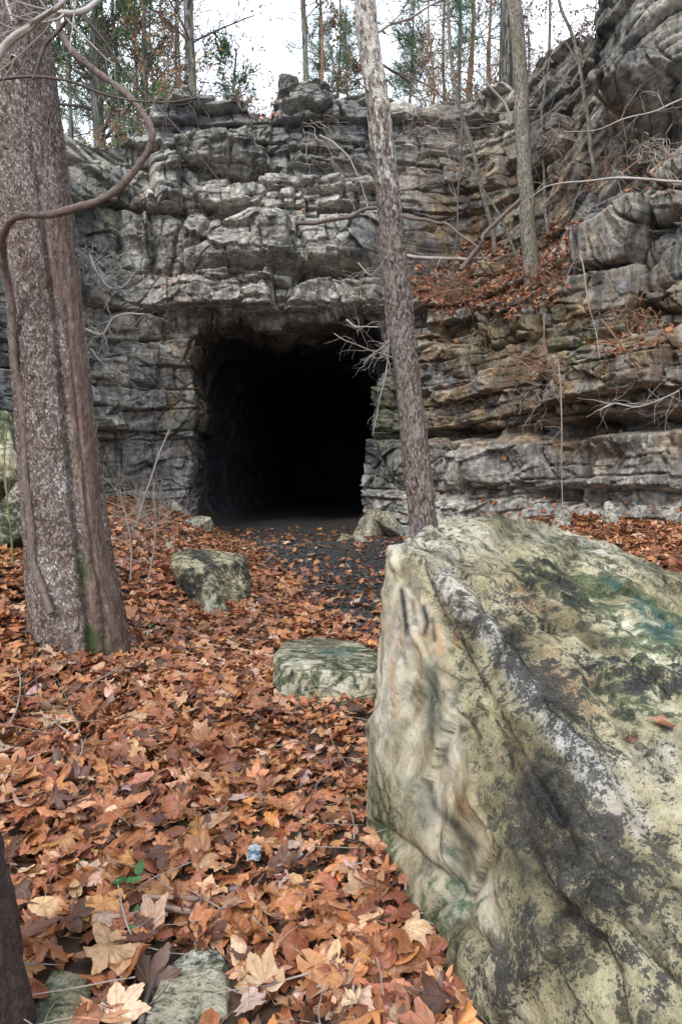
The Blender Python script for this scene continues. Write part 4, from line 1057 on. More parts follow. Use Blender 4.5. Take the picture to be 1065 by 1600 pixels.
# ---- thick scaly trunk on the left
def at(u, v, d, r=None):
    p = W(u, v, d); return p if r is None else (*p, r)
def px(n, d): return n * d / 1067.0
t = thing('sycamore_tree', 'thick leaning tree trunk with scaly pinkish-grey bark rising from the leaf bank', 'tree')
DL = 5.25
ctrl = [(*W(124, 1010, DL)[:2], -.15, px(78, DL)), at(122, 960, DL, px(72, DL)), at(108, 860, DL, px(63, DL)), at(92, 700, DL, px(58, DL)), at(74, 500, DL, px(55, DL)), at(52, 300, DL, px(53, DL)), at(36, 150, DL, px(50, DL)), at(20, 0, DL, px(47, DL)), at(0, -200, DL, px(44, DL)), at(-30, -500, DL, px(38, DL)), at(-60, -800, DL, px(30, DL))]
def dispL(TH, L, r):
    x, y = np.cos(TH), np.sin(TH)
    d = .035 * np.exp(-L / .35) * (1 + 1.2 * np.cos(TH * 4 + 1)) + .02 * fbm(x * 1.2, y * 1.2, L * .8, 3, 401)
    seam = (TH - (5.25 + .10 * np.sin(L * .8)))
    d = d - .055 * np.exp(-(seam / .09) ** 2) * sst(4.6, 3.2, L) - .02 * np.exp(-((seam - .33) / .05) ** 2) * sst(3.5, 2.0, L)
    pl = facets(TH * 9, L * 13, 402, .006, .0045, .006, .14)
    return d + pl * (.5 + .5 * sst(-.2, .3, -seam)) + .004 * fbm(x * 14, y * 14, L * 22, 2, 403)
def tintL(TH, L):
    seam = TH - (5.25 + .10 * np.sin(L * .8)); n = fbm(np.cos(TH) * 3, np.sin(TH) * 3, L * 1.5, 3, 404)
    red = sst(-.16, .22, seam + .22 * n) * sst(4.2, 3.0, L); red = np.maximum(red, .8 * sst(.9, .1, L + .3 * n))
    moss = np.exp(-((seam - .05) / .14) ** 2) * sst(1.5, .9, L) + np.exp(-((seam - .45) / .2) ** 2) * sst(.9, .3, L)
    return np.stack([np.clip(red, 0, 1), 0 * n + .5, np.clip(moss, 0, 1), 0 * n + 1], -1)
trunk('trunk', ctrl, 340, .0085, M_SYC, t, dispL, tintL)
stub = np.array([at(26, 98, DL - .28), at(22, 92, DL - .34), at(20, 90, DL - .37)])
tubes('branch_stub', [(stub, [.035, .03, .016], 10)], M_LIMB, t)
rgc = np.random.default_rng(77)
for k in range(5):
    limbs = []; base = np.array(at(-20 - 12 * k, -420 - 90 * k, DL)); branching(rgc, base, (rgc.uniform(-1, 1), rgc.uniform(-.6, .6), .8), 2.6, .08, 3, 3, .14, .05, .8, limbs)
    tubes('branch', limbs, M_TWIG, t)
settle(t, (*W(124, 1010, DL)[:2], 0))

# ---- vine climbing that trunk and its loop
def vine(name, pts, rpx, label, mat, d0=None, cat='vine', sides=10, taper=1.0, n=10, parent=None):
    P = smooth_path([at(u, v, d) for u, v, d in pts], n); r = np.array([px(rpx, p[1]) for p in P]) * np.linspace(1, taper, len(P))
    P = P + np.stack([vn(P[:, 2] * 5, P[:, 0] * 5, k, 7) for k in range(3)], -1) * r[:, None] * .5
    r = r * (1 + .16 * fbm(np.arange(len(P)) * .45, 3, 0, 2, 9)); o = tubes(name, [(P, r, sides)], mat, parent)
    if not parent: tag(o, label, cat)
    return o
v_ = vine('climbing_vine', [(82, 960, 4.86), (70, 925, 4.9), (55, 880, 4.94), (45, 800, 4.97), (38, 700, 5.0), (36, 640, 5.0), (26, 560, 4.98), (20, 500, 4.95), (12, 440, 4.85), (5, 395, 4.7), (6, 365, 4.55), (22, 344, 4.45), (60, 335, 4.35), (120, 326, 4.3), (170, 307, 4.3), (210, 270, 4.3), (232, 232, 4.3), (236, 205, 4.3), (222, 178, 4.32), (195, 145, 4.35), (150, 110, 4.4), (115, 80, 4.42), (98, 50, 4.45), (88, 15, 4.5), (78, -40, 4.5), (60, -160, 4.6), (20, -320, 4.8)], 6.2,
    'brown woody vine hugging the thick scaly trunk and looping out in a wide arc', M_VINE, taper=.75)

# ---- slim trunk leaning over the tunnel
t = thing('leaning_tree', 'slim leaning tree with peeling pale bark standing in front of the tunnel wall', 'tree')
DC = 10.5
ctrl = [(*W(664, 870, DC)[:2], -.2, px(26, DC)), at(661, 825, DC, px(21.5, DC)), at(652, 740, DC, px(21, DC)), at(643, 650, DC, px(20.5, DC)), at(628, 520, DC, px(20, DC)), at(617, 420, DC, px(19.5, DC)), at(608, 330, DC, px(18.5, DC)), at(594, 200, DC, px(17.5, DC)), at(578, 80, DC, px(16.5, DC)), at(570, 0, DC, px(15.5, DC)), at(560, -160, DC, px(14, DC)), at(556, -400, DC, px(10, DC))]
def dispC(TH, L, r):
    x, y = np.cos(TH), np.sin(TH)
    kn = sum(.035 * np.exp(-((TH - a) / .25) ** 2 - ((L - l) / .10) ** 2) for a, l in ((4.3, 2.1), (5.1, 3.7), (4.6, 5.6), (5.3, 7.2), (4.1, 8.3)))
    return kn + .020 * fbm(x * 1.5, y * 1.5, L * 1.2, 3, 411) + facets(TH * 4.5, L * 7, 412, .010, .007, .008, .14) + .03 * np.exp(-L / .25) - .018 * np.exp(-((TH - 4.7 - .15 * np.sin(L)) / .10) ** 2) * sst(3.6, 1, L)
def tintC(TH, L):
    n = fbm(np.cos(TH) * 2, np.sin(TH) * 2, L * 1.0, 3, 413); up = np.interp(L, [0, 3.6, 4.6, 6.3, 7.2, 9, 20], [-.5, -.3, .12, .42, .46, .66, 1.0])
    return np.stack([0 * n, np.clip(up + .12 * n, 0, 1), .9 * np.exp(-((TH - 4.5) / .35) ** 2 - ((L - .75) / .28) ** 2), 0 * n + 1], -1)
trunk('trunk', ctrl, 140, .018, M_PEEL, t, dispC, tintC)
for (v, dx, L_) in [(560, -1, 1.2), (520, -.8, .8), (300, 1, 1.3), (150, -1, 1.3), (60, 1, 2.0), (-40, 1, 2.2), (-120, -1, 2.0), (-200, .6, 2)]:
    limbs = []; b = W(np.interp(v, [-200, 0, 420, 825], [558, 570, 617, 661]), v, DC); branching(rgc, b, (dx, rgc.uniform(-.5, .3), .3 if v < 200 else -.2), L_, .014 + .008 * (v < 100), 2, 3, .2, .02, .8, limbs)
    tubes('branch', limbs, M_TWIG, t)
# purple and teal paint marks low on the trunk
settle(t, (*W(664, 870, DC)[:2], 0))

# ---- trees rooted on the right-hand ledge and slope
U_, V_ = PIX(*CF.T); _ff = (CN[:, 0] * -CF[:, 0] + CN[:, 1] * -CF[:, 1] + CN[:, 2] * (EYE - CF[:, 2])) > -2
def cliff_d(u, v, r=3.0):
    k = (np.abs(U_ - u) < r) & (np.abs(V_ - v) < r)
    return float(CF[k, 1].min()) if k.any() else None
LEDGE_D = 15.6
def sapling(name, pts, rpx, label, cat='tree', mat=M_YOUNG, kids=6, L=1.2, tw=M_TWIG, seed=1, depth=2, top=.55, up=.08, leaves=0, group=None, twr=.009):
    rg = np.random.default_rng(seed)
    t = thing(name, label, cat, group)
    h_ = cliff_d(*pts[0][:2]) if pts[0][2] > 11 else None
    if h_: pts = [(u, v, d + h_ - pts[0][2] + (.12 if rpx < 6 else .5)) for u, v, d in pts]
    P = smooth_path([at(u, v, d) for u, v, d in pts], 8); r0 = px(rpx, pts[0][2]); r = np.linspace(r0, r0 * top, len(P)); r[0] *= 1.25
    P = P + np.stack([vn(P[:, 2] * 2.2, seed, k, 8) for k in range(3)], -1) * min(r0 * .6, .022)
    tubes('trunk', [(P, r, 14 if rpx > 6 else 8)], mat, t)
    tips = []
    for k in range(int(kids * 1.4) + 1):
        i = int(rg.integers(len(P) // 4, len(P))); q = rg.normal(0, 1, 3); q[2] = abs(q[2]) * .7; q[1] *= .6; lim = []
        branching(rg, P[i], q, L * rg.uniform(.5, 1.3), max(.005, min(r[i] * .5, twr)), depth, 4, .15, up, .8, lim, tips)
        tubes('branch', lim, tw, t)
    if leaves:
        pos = np.array([rg.choice([0, 1]) * 0 + p + rg.normal(0, .04, 3) for p, dd, k in tips if rg.random() < leaves])
        if len(pos): scatter('leaves', pos, rg.normal(0, 1, pos.shape), rg.uniform(.03, .055, len(pos)), T_MIN, [.6, .4], M_LEAF, parent=t, kind=None, g=rg)
    b = P[0]; settle(t, tuple(b)); return t
sapling('ledge_tree', [(832, 450, 15.4), (828, 400, 15.4), (822, 320, 15.3), (815, 200, 15.2), (812, 120, 15.1), (806, 40, 15), (800, -60, 15), (796, -300, 15)], 12.5, 'straight grey-brown young tree growing from the leafy rock ledge, thickest tree on that ledge', seed=3, kids=7, L=1.5, top=.7)
sapling('sapling', [(776, 420, 15.2), (768, 360, 15.1), (752, 290, 15), (735, 220, 14.9), (716, 170, 14.8), (706, 100, 14.7), (700, 20, 14.6), (694, -80, 14.6)], 4.2, 'thin pale sapling leaning left on the leafy ledge between the two taller trunks', seed=4, kids=9, L=1.6, leaves=.12)
sapling('sapling', [(812, 415, 15.6), (795, 370, 15.5), (775, 330, 15.4), (750, 290, 15.4), (742, 250, 15.3)], 2.6, 'short crooked sapling bending left at the foot of the thin pale sapling', seed=5, kids=4, L=.8)
sapling('sapling', [(938, 296, 14.6), (926, 260, 14.5), (920, 200, 14.4), (908, 130, 14.3), (895, 60, 14.2), (874, 10, 14.1), (860, -60, 14)], 3.6, 'slender grey sapling rising from the high right ledge before the dark rock face', seed=6, kids=6, L=1.1)
sapling('sapling', [(858, 385, 15.2), (852, 330, 15.1), (848, 270, 15.1), (846, 200, 15), (850, 140, 15), (858, 90, 15)], 2.3, 'very thin upright stem just right of the thickest ledge tree', seed=7, kids=6, L=.9)
sapling('dead_tree', [(1045, 165, 12.2), (1032, 150, 12.2), (1022, 120, 12.1), (1018, 80, 12.1), (1022, 40, 12), (1018, -10, 12), (1010, -80, 12)], 4.8, 'dark reddish dead stem clinging to the upper right rock face', seed=8, kids=4, L=.6, mat=M_VINE, tw=M_TWIGD)
sapling('sapling', [(812, 300, 15.9), (806, 250, 15.9), (800, 205, 15.8), (790, 165, 15.8), (765, 135, 15.7), (745, 110, 15.7)], 2.6, 'pale bowed sapling arching left behind the thickest ledge tree', seed=9, kids=3, L=.7, mat=M_LIMB)
sapling('sapling', [(700, 470, 15.8), (712, 380, 15.7), (715, 300, 15.7), (722, 210, 15.6), (716, 120, 15.5), (724, 40, 15.5)], 1.9, 'thin dark stem rising through the leafy ledge left of the thin pale sapling', seed=10, kids=6, L=1.1, mat=M_TWIGD)
# twigs at the tree roots and bare stems near the path
sapling('bare_shoot', [(212, 822, 9.6), (222, 790, 9.6), (238, 745, 9.6), (250, 710, 9.6), (264, 672, 9.6)], 1.9, 'single pale upright shoot rising from the leaf bank left of the tunnel', cat='plant', seed=12, kids=1, L=.35, mat=M_TWIG, depth=1)
for k, (pts, lab) in enumerate([
    ([(205, 905, 7.6), (206, 850, 7.6), (196, 800, 7.6), (186, 760, 7.6)], 'leafless grey shrub beside the right edge of the thick trunk'),
    ([(232, 905, 7.4), (240, 860, 7.4), (244, 820, 7.4)], 'small twiggy shrub on the leaf bank between the thick trunk and the upright stone'),
    ([(20, 880, 6.6), (14, 800, 6.6), (8, 730, 6.6), (12, 660, 6.6)], 'green-stemmed briar before the mossy boulders at the left edge')]):
    sapling('shrub', pts, 1.6, lab, cat='shrub', seed=20 + k, kids=12 if k < 2 else 3, L=.55, mat=M_TWIG if k < 2 else m_plain('green_stem', (.06, .09, .02), (.2, .26, .08)), depth=2, tw=M_TWIG, twr=.0035)

# ---- branches reaching in at the top left, from a tree whose trunk stands at the left edge
t = thing('edge_tree', 'dark rough trunk cut by the bottom left edge, its bare limbs reaching in above', 'tree')
ctrl = [(-1.13, 1.95, -.2, .22), at(-45, 1600, 1.85, .155), at(-60, 1450, 1.8, .13), at(-90, 1330, 1.78, .125), (-1.3, 1.85, 1.3, .12), (-1.7, 2.3, 2.4, .11), (-2.2, 3.0, 3.6, .10), (-2.6, 3.5, 5.0, .09), (-2.8, 3.6, 7.0, .07)]
def dispE(TH, L, r): return .02 * fbm(np.cos(TH) * 2, np.sin(TH) * 2, L * 3, 4, 421) + .008 * fbm(np.cos(TH) * 9, np.sin(TH) * 9, L * 12, 3, 422)
trunk('trunk', ctrl, 130, .012, m_bark('dark_bark', [(.3, (.02, .014, .012)), (.6, (.075, .05, .04)), (.95, (.17, .12, .10))], (1, 1, .5), 60, dist=.02, groove=.08, plate=.12), t, dispE)
def limb(pts, r0, mat, tw=6, seed=0, L=.4, r1=.4, parent=None):
    rg = np.random.default_rng(seed); P = smooth_path([at(u, v, d) if len(q) == 3 else q for q in [0] for u, v, d in pts] if False else [at(*q) for q in pts], 9)
    rr = px(r0, pts[0][2]) * np.linspace(1, r1, len(P)); P = P + np.stack([vn(P[:, 0] * 4, P[:, 2] * 4, k + seed, 9) for k in range(3)], -1) * rr[:, None] * .9
    out = [(P, rr, 10)]
    for k in range(tw):
        i = int(rg.integers(len(P) // 3, len(P))); q = rg.normal(0, 1, 3); q[1] *= .4; branching(rg, P[i], q, L * rg.uniform(.5, 1.3), rr[i] * .45, 1, 3, .16, .03, .8, out)
    o = tubes('limb', out, mat, parent); return o
limb([(-215, 330, 3.3), (-90, 210, 3.4), (-10, 92, 3.5), (18, 58, 3.5), (48, 40, 3.5), (88, 26, 3.6), (130, 20, 3.6), (165, -6, 3.7), (230, -60, 3.8)], 7.5, M_LIMB, 5, 1, .5, .5, t)
limb([(48, 40, 3.5), (66, 26, 3.45), (98, 2, 3.4), (130, -40, 3.4)], 4.5, M_LIMB, 3, 2, .4, .6, t)
limb([(-200, 160, 3.9), (-60, 132, 3.9), (0, 124, 3.9), (52, 120, 3.9), (108, 127, 3.9), (148, 142, 3.95), (205, 156, 4), (262, 160, 4), (310, 152, 4.1)], 3.0, M_TWIGD, 5, 3, .4, .35, t)
limb([(50, 121, 3.9), (64, 88, 3.9), (74, 70, 3.9), (96, 48, 3.85), (112, 28, 3.8), (160, -8, 3.8)], 3.0, M_TWIGD, 4, 4, .4, .7, t)
limb([(112, 12, 3.8), (140, 35, 3.8), (170, 72, 3.85), (200, 118, 3.9), (245, 165, 3.95), (290, 215, 4), (345, 285, 4.1)], 2.6, M_TWIGD, 7, 5, .45, .3, t)
limb([(2, -60, 3.9), (12, 0, 3.9), (20, 35, 3.85)], 3.0, M_LIMB, 1, 6, .3, .6, t)
settle(t, (-1.13, 1.95, 0))

# ---- branches and roots lying on or hanging from the cliff
def fallen(name, pts, rpx, label, mat=M_TWIG, tw=4, seed=0, L=.6, r1=.4, cat='branch', group=None):
    pts = [(u, v, max(d - 3, min(d, (cliff_d(u, v) or 99) - .08)) if d > 11.5 else d) for u, v, d in pts]
    rg = np.random.default_rng(seed); P = smooth_path([at(*q) for q in pts], 8); rr = px(rpx, pts[0][2]) * np.linspace(1, r1, len(P))
    P = P + np.stack([vn(P[:, 0] * 3, P[:, 2] * 3, k + seed, 19) for k in range(3)], -1) * rr[:, None] * 1.2
    out = [(P, rr, 8)]
    for k in range(tw):
        i = int(rg.integers(len(P) // 4, len(P))); q = rg.normal(0, 1, 3); q[1] *= .5; branching(rg, P[i], q, L * rg.uniform(.4, 1.2), max(rr[i] * .45, .003), 1, 3, .2, .0, .9, out)
    return tag(tubes(name, out, mat), label, cat, group)
fallen('fallen_branch', [(466, 350, 18.0), (500, 348, 17.9), (545, 338, 17.8), (585, 326, 17.7), (640, 340, 17.2), (680, 346, 16.8), (700, 350, 16.4), (740, 385, 15.8), (760, 408, 15.5)], 3.6, 'long dark fallen branch lying across the rock face behind the leaning tree', M_VINE, 5, 31, .6)
fallen('fallen_branch', [(628, 398, 16.6), (670, 402, 16.2), (720, 405, 15.9), (752, 402, 15.7)], 3.0, 'straight pale pole lying level just above the leafy ledge', M_TWIG, 2, 32, .5, .8)
fallen('fallen_branch', [(722, 420, 15.7), (750, 380, 15.7), (780, 345, 15.8), (812, 312, 15.9)], 4.0, 'dark dead branch propped diagonally behind the thin pale sapling', M_VINE, 3, 33, .5, .7)
fallen('overhanging_twig', [(1140, 290, 9.6), (1065, 283, 9.8), (1010, 281, 10), (960, 278, 10.2), (905, 283, 10.4), (860, 290, 10.6), (835, 305, 10.8), (820, 315, 11)], 2.6, 'long pale bare branch reaching level from the right edge over the rock', M_LIMB, 7, 34, .6, .3)
fallen('overhanging_twig', [(1140, 130, 9.6), (1065, 155, 9.8), (1020, 175, 10), (975, 185, 10.2), (930, 203, 10.4), (880, 205, 10.6)], 1.8, 'thin pale bare twig slanting down from the right edge near the top', M_LIMB, 6, 35, .5, .3)
fallen('bare_creeper', [(640, 128, 15), (600, 100, 14.9), (620, 112, 14.9), (670, 135, 14.8), (705, 165, 14.8)], 1.8, 'dark crooked bough above the rock rim right of the leaning tree', M_TWIGD, 5, 36, .7)
def tangle(name, o, ends, n, rpx, label, mat, seed, arc=.25, cat='creeper'):
    """many bare strands springing from one root"""
    rg = np.random.default_rng(seed); d0 = (cliff_d(*o) or 15) - .05; A = np.array(at(*o, d0)); out = []
    for k in range(int(n * .75)):
        u = rg.uniform(ends[0], ends[2]); v = rg.uniform(ends[1], ends[3]); d = (cliff_d(u, v) or d0) - rg.uniform(.05, .5); B = np.array(at(u, v, d))
        m = (A + B) / 2 + np.array([rg.normal(0, .1), -rg.uniform(.1, .5), arc * rg.uniform(.3, 1.4)])
        q = catmull(np.array([A, (A + m) / 2 + rg.normal(0, .05, 3) + [0, 0, arc * .3], m, (m + B) / 2 + rg.normal(0, .06, 3), B]), 6)
        q = q + np.stack([fbm(np.arange(len(q)) * .35, k, j * 7, 2, seed) for j in range(3)], -1) * .11 * np.minimum(np.arange(len(q)) / 4, 1)[:, None]
        r = px(rpx, d0) * rg.uniform(.35, .8); out.append((q, np.linspace(r, r * .35, len(q)), 5))
        if rg.random() < .6:
            i = int(rg.integers(6, len(q) - 2)); branching(rg, q[i], q[i + 1] - q[i] + rg.normal(0, .05, 3), rg.uniform(.2, .6), r * .6, 1, 2, .15, 0, .8, out)
    tag(tubes(name, out, mat), label, cat)
tangle('bare_creeper', (872, 600), (690, 555, 800, 640), 30, 1.5, 'tangle of bare brown stems arching left over the middle of the right wall', M_TWIGR, 71, .45)
tangle('bare_creeper', (845, 596), (770, 630, 850, 700), 24, 1.4, 'bundle of pale rootlets hanging below the tangled stems on the right wall', M_TWIG, 72, .1)
tangle('bare_creeper', (606, 560), (540, 500, 600, 690), 9, 1.0, 'spray of whitish twigs beside the leaning tree over the tunnel corner', M_LIMB, 73, .15)
tangle('bare_creeper', (735, 455), (640, 430, 720, 500), 26, 1.3, 'mat of brown runners spilling over the left end of the big leafy ledge', M_TWIGR, 74, .15)
tangle('bare_creeper', (838, 440), (740, 400, 900, 480), 26, 1.2, 'brown bramble runners round the foot of the straight young tree', M_TWIGR, 75, .25)
tangle('bare_creeper', (985, 500), (900, 480, 1060, 600), 26, 1.3, 'dry brown runners trailing over the small leafy ledge at the right', M_TWIGR, 76, .2)
tangle('bare_creeper', (1000, 255), (900, 220, 1080, 310), 24, 1.3, 'grey brushwood lying along the highest leafy ledge', M_TWIG, 77, .3)
tangle('bare_creeper', (130, 445), (120, 380, 230, 480), 22, 1.4, 'pale dead brushwood caught between the thick trunk and the cliff', M_LIMB, 78, .25)
tangle('bare_creeper', (840, 240), (780, 190, 900, 300), 22, 1.2, 'purplish brushwood in the shadowed notch below the dark rock', M_TWIG, 79, .3)
tangle('bare_creeper', (470, 195), (480, 200, 610, 330), 12, 1.0, 'thin pale twigs dangling over the upper rock face left of the leaning tree', M_TWIG, 80, .3)
tangle('bare_creeper', (300, 150), (280, 150, 400, 330), 9, .9, 'few thin dark twigs hanging down the cap rock at the left', M_TWIGD, 81, .3)
tangle('bare_creeper', (640, 210), (600, 180, 760, 300), 18, 1.0, 'fine grey twigs over the upper rock between the leaning and straight trees', M_TWIG, 82, .3)
VINES = [
    ([(872, 560, 14.0), (876, 640, 13.9), (877, 720, 13.8), (878, 795, 13.7)], 'thin straight root hanging down to the foot of the right wall', 1.3, M_TWIG, 3, .4),
    ([(848, 490, 14.6), (852, 540, 14.4), (866, 585, 14.2)], 'rusty dead frond stem standing against the right wall', 1.4, M_TWIGR, 8, .4),
    ([(598, 420, 17.6), (602, 480, 17.4), (606, 560, 17.3), (590, 640, 17.3), (582, 680, 17.2)], 'pale twisted vine hanging between the tunnel mouth and the leaning tree', 1.4, M_TWIG, 4, .45),
    ([(540, 500, 17.8), (560, 510, 17.6), (590, 512, 17.4)], 'short whitish twig poking out at the top right corner of the tunnel mouth', 1.5, M_LIMB, 4, .4),
    ([(935, 640, 12.3), (960, 630, 12.2), (1000, 635, 12), (1060, 610, 11.8)], 'bare wiry stem on the ledge under the thick bed at the right edge', 1.6, M_LIMB, 10, .6),
    ([(940, 500, 13.2), (970, 540, 13), (1000, 575, 12.8), (1040, 590, 12.6)], 'trailing dry vine below the small leafy ledge at the right', 1.6, M_TWIGR, 12, .6),
    ([(140, 400, 16.2), (160, 440, 16.1), (190, 450, 16.0), (215, 420, 16)], 'nest of whitish dead twigs caught on the rock beside the thick trunk', 1.8, M_LIMB, 16, .8),
    ([(130, 512, 15.4), (160, 520, 15.3), (180, 495, 15.3), (225, 490, 15.2)], 'pale forked dead branch on the rocks left of the tunnel', 2.4, M_LIMB, 8, .6),
    ([(140, 545, 15.0), (165, 570, 14.9), (205, 590, 14.8)], 'spray of thin tan twigs below the pale forked branch', 1.5, M_TWIG, 14, .6),
    ([(500, 210, 18.9), (540, 240, 18.6), (565, 290, 18.4), (575, 330, 18.2)], 'curling pale twig hanging on the upper rock left of the leaning tree', 1.5, M_TWIG, 10, .8),
    ([(560, 410, 17.6), (580, 430, 17.4), (600, 405, 17.2)], 'small dry twig cluster on the bed above the tunnel roof', 1.3, M_TWIG, 14, .5),
    ([(1000, 250, 12.6), (960, 275, 12.8), (920, 290, 13)], 'brushy dead twigs along the highest leafy ledge', 1.6, M_TWIGR, 16, .7),
    ([(660, 470, 16.6), (700, 455, 16.2), (740, 450, 15.9)], 'mat of thin brown runners in the leaves of the ledge', 1.5, M_TWIGR, 22, .7),
    ([(880, 440, 15.0), (905, 400, 14.4), (915, 460, 14.2), (930, 520, 14.0), (936, 560, 13.9)], 'thin pale root trailing down the blocky rock right of the ledge', 1.2, M_TWIG, 3, .4),
]
for k, (pts, lab, r_, mt, tw, L_) in enumerate(VINES): fallen('bare_creeper', pts, r_, lab, mt, int(tw * 1.5) + 2, 200 + k, L_ * 1.25, .5, 'creeper')

# ---- sticks on the leaf floor
def gp(u, v, h=.03):
    d = 1.6 * 1067 / (v - 740) ; x = (u - 532.5) / 1067 * d
    for _ in range(4):
        zz = float(G(x, d)) + h; d = (EYE - zz) * 1067 / (v - 740); x = (u - 532.5) / 1067 * d
    return np.array([x, d, zz])
def stick(name, uv, r, label, mat=M_TWIG, tw=3, seed=0, L=.25, h=(.03, .06), r1=.5, cat='stick'):
    rg = np.random.default_rng(seed); P = smooth_path([gp(u, v, h[0] + (h[1] - h[0]) * k / max(1, len(uv) - 1)) for k, (u, v) in enumerate(uv)], 7)
    rr = r * np.linspace(1, r1, len(P)); P = P + np.stack([vn(P[:, 0] * 9, P[:, 1] * 9, k + seed, 29) for k in range(3)], -1) * rr[:, None] * .8
    out = [(P, rr, 9)]
    for k in range(tw):
        i = int(rg.integers(2, len(P))); q = rg.normal(0, 1, 3); q[2] = abs(q[2]) * .5; branching(rg, P[i], q, L * rg.uniform(.5, 1.2), rr[i] * .5, 1, 2, .15, .0, .8, out)
    return tag(tubes(name, out, mat), label, cat)
stick('stick', [(-20, 1080), (30, 1100), (70, 1130), (112, 1160)], .010, 'grey forked stick, lowest of the twig heap at the left edge', M_TWIG, 5, 1, .35)
stick('stick', [(-10, 1100), (60, 1098), (120, 1115), (175, 1130)], .007, 'thin brown stick lying level across the twig heap', M_TWIGR, 4, 2, .3)
stick('stick', [(0, 1150), (18, 1110), (24, 1070), (20, 1050)], .006, 'pale twig standing up from the twig heap by the left edge', M_TWIG, 4, 3, .25, (.02, .18))
stick('stick', [(88, 1090), (105, 1120), (120, 1170), (112, 1200)], .006, 'short curved grey twig at the right of the twig heap', M_TWIG, 3, 4, .2, (.04, .07))
stick('stick', [(100, 1100), (150, 1065), (185, 1045)], .006, 'thin pale twig pointing to the foot of the thick trunk', M_TWIG, 3, 5, .25, (.05, .10))
stick('stick', [(52, 1140), (50, 1080), (48, 1035)], .005, 'dark upright twig behind the heap near the thick trunk', M_TWIGD, 2, 6, .2, (.0, .25))
stick('stick', [(60, 1020), (90, 1045), (130, 1080)], .005, 'fine brown twig on the leaves before the thick trunk', M_TWIGR, 4, 7, .3)
stick('stick', [(385, 858), (410, 856), (432, 852)], .018, 'pale stick lying on the path at the tunnel entrance', M_LIMB, 1, 8, .4, (.03, .05), .7)
stick('stick', [(405, 884), (420, 874), (425, 868)], .014, 'short dark-ended stick on the left border of the gravel', M_TWIG, 1, 9, .3, (.03, .08), .6)
stick('stick', [(365, 845), (378, 850), (392, 857)], .016, 'brown stick at the tunnel threshold beside the leaf edge', M_VINE, 1, 10, .3, (.03, .08), .7)
stick('root', [(205, 1640), (218, 1590), (236, 1545), (258, 1505)], .010, 'dark curved root beside the large flat greenish stone', M_TWIGD, 2, 11, .15, (.03, .03), .5, 'root')
stick('stick', [(172, 1395), (178, 1440), (190, 1480), (208, 1500)], .0035, 'thin whitish bent twig among the green leaves at the bottom', M_LIMB, 2, 12, .12, (.08, .05))
stick('stick', [(430, 1372), (470, 1350)], .010, 'short brown stick half under leaves right of the foil wrapper', M_TWIG, 0, 13, .1, (.05, .06), .9)
stick('stick', [(890, 880), (930, 888), (965, 896)], .012, 'dark stick on the leaves behind the huge boulder', M_TWIGD, 1, 14, .2)
# broken rotten log piece
t = thing('broken_stick', 'two short broken pieces of pinkish-brown wood on the leaves near the bottom', 'stick')
for (a, b, r) in [((222, 1424), (316, 1428), .011), ((230, 1440), (292, 1450), .013)]:
    A, B = gp(*a, .06), gp(*b, .06); P = np.linspace(A, B, 12); P = P + np.stack([vn(P[:, 0] * 12, P[:, 1] * 3, k, 39) for k in range(3)], -1) * .004
    V, F, Bk = tube_arrays([(np.vstack([P[:1], P, P[-1:]]), np.r_[.001, np.full(12, r) * (1 + .3 * vn(np.arange(12) * .9, r * 99, 0, 4)) * np.r_[.55, np.full(10, 1), .4], .001], 14)])
    mesh_np('piece', V, F, m_plain('rotten_wood', (.06, .036, .026), (.33, .22, .17), 60, st=.08), t, {'bk': Bk})
settle(t, tuple(gp(260, 1440, 0)))
# fine sticks of the litter nobody could count
def litter_twigs():
    g = np.random.default_rng(5); out = []
    for k in range(420):
        y = 1.8 + 10 * g.random() ** 1.4; x = g.uniform(-.62, .3) * y; z = float(G(x, y)); a = g.uniform(0, 6.28); L_ = g.uniform(.08, .4)
        P, R = wander(g, (x, y, z + g.uniform(.03, .07)), (math.cos(a), math.sin(a), g.normal(0, .08)), L_, 5, .12, 0, g.uniform(.0015, .004), .001); out.append((P, R, 5))
    tag(tubes('twig_litter', out, M_TWIG), kind='stuff')
litter_twigs()

# ---- wrapper, green plants
bm = bmesh.new(); c = gp(392, 1358, .07)
gv = [[bm.verts.new((c[0] + (i - 2) * .013 + .003 * (j % 2), c[1] + (j - 1.5) * .017, c[2] + .004 * ((i * 7 + j * 5) % 3) + .012 * j)) for j in range(4)] for i in range(5)]
for i in range(4):
    for j in range(3): bm.faces.new((gv[i][j], gv[i + 1][j], gv[i + 1][j + 1], gv[i][j + 1]))
bmesh.ops.solidify(bm, geom=bm.faces[:], thickness=.0015)
me = D.meshes.new('wrapper'); bm.to_mesh(me); bm.free()
mw = Mat('foil'); col = mw.ramp(mw.noise(mw.obj, 45, 3), [(.38, (.10, .16, .22)), (.44, (.42, .45, .47)), (.60, (.55, .57, .58)), (.7, (.4, .08, .06))], True)
me.materials.append(mw.out(col, .3)); o = D.objects.new('wrapper', me); COL.objects.link(o); tag(o, 'tiny crumpled blue and silver foil wrapper lying on the leaves', 'litter')
BROAD = leaf_template([(0, 1.05), (12, .95), (28, .72), (45, .56), (70, .44), (100, .36), (140, .3), (172, .25)], (.5, 1), True)
GC = np.array([(.035, .13, .03), (.06, .19, .04), (.03, .09, .03)])
M_STEM = m_plain('seedling_stem', (.05, .06, .02), (.16, .16, .07))
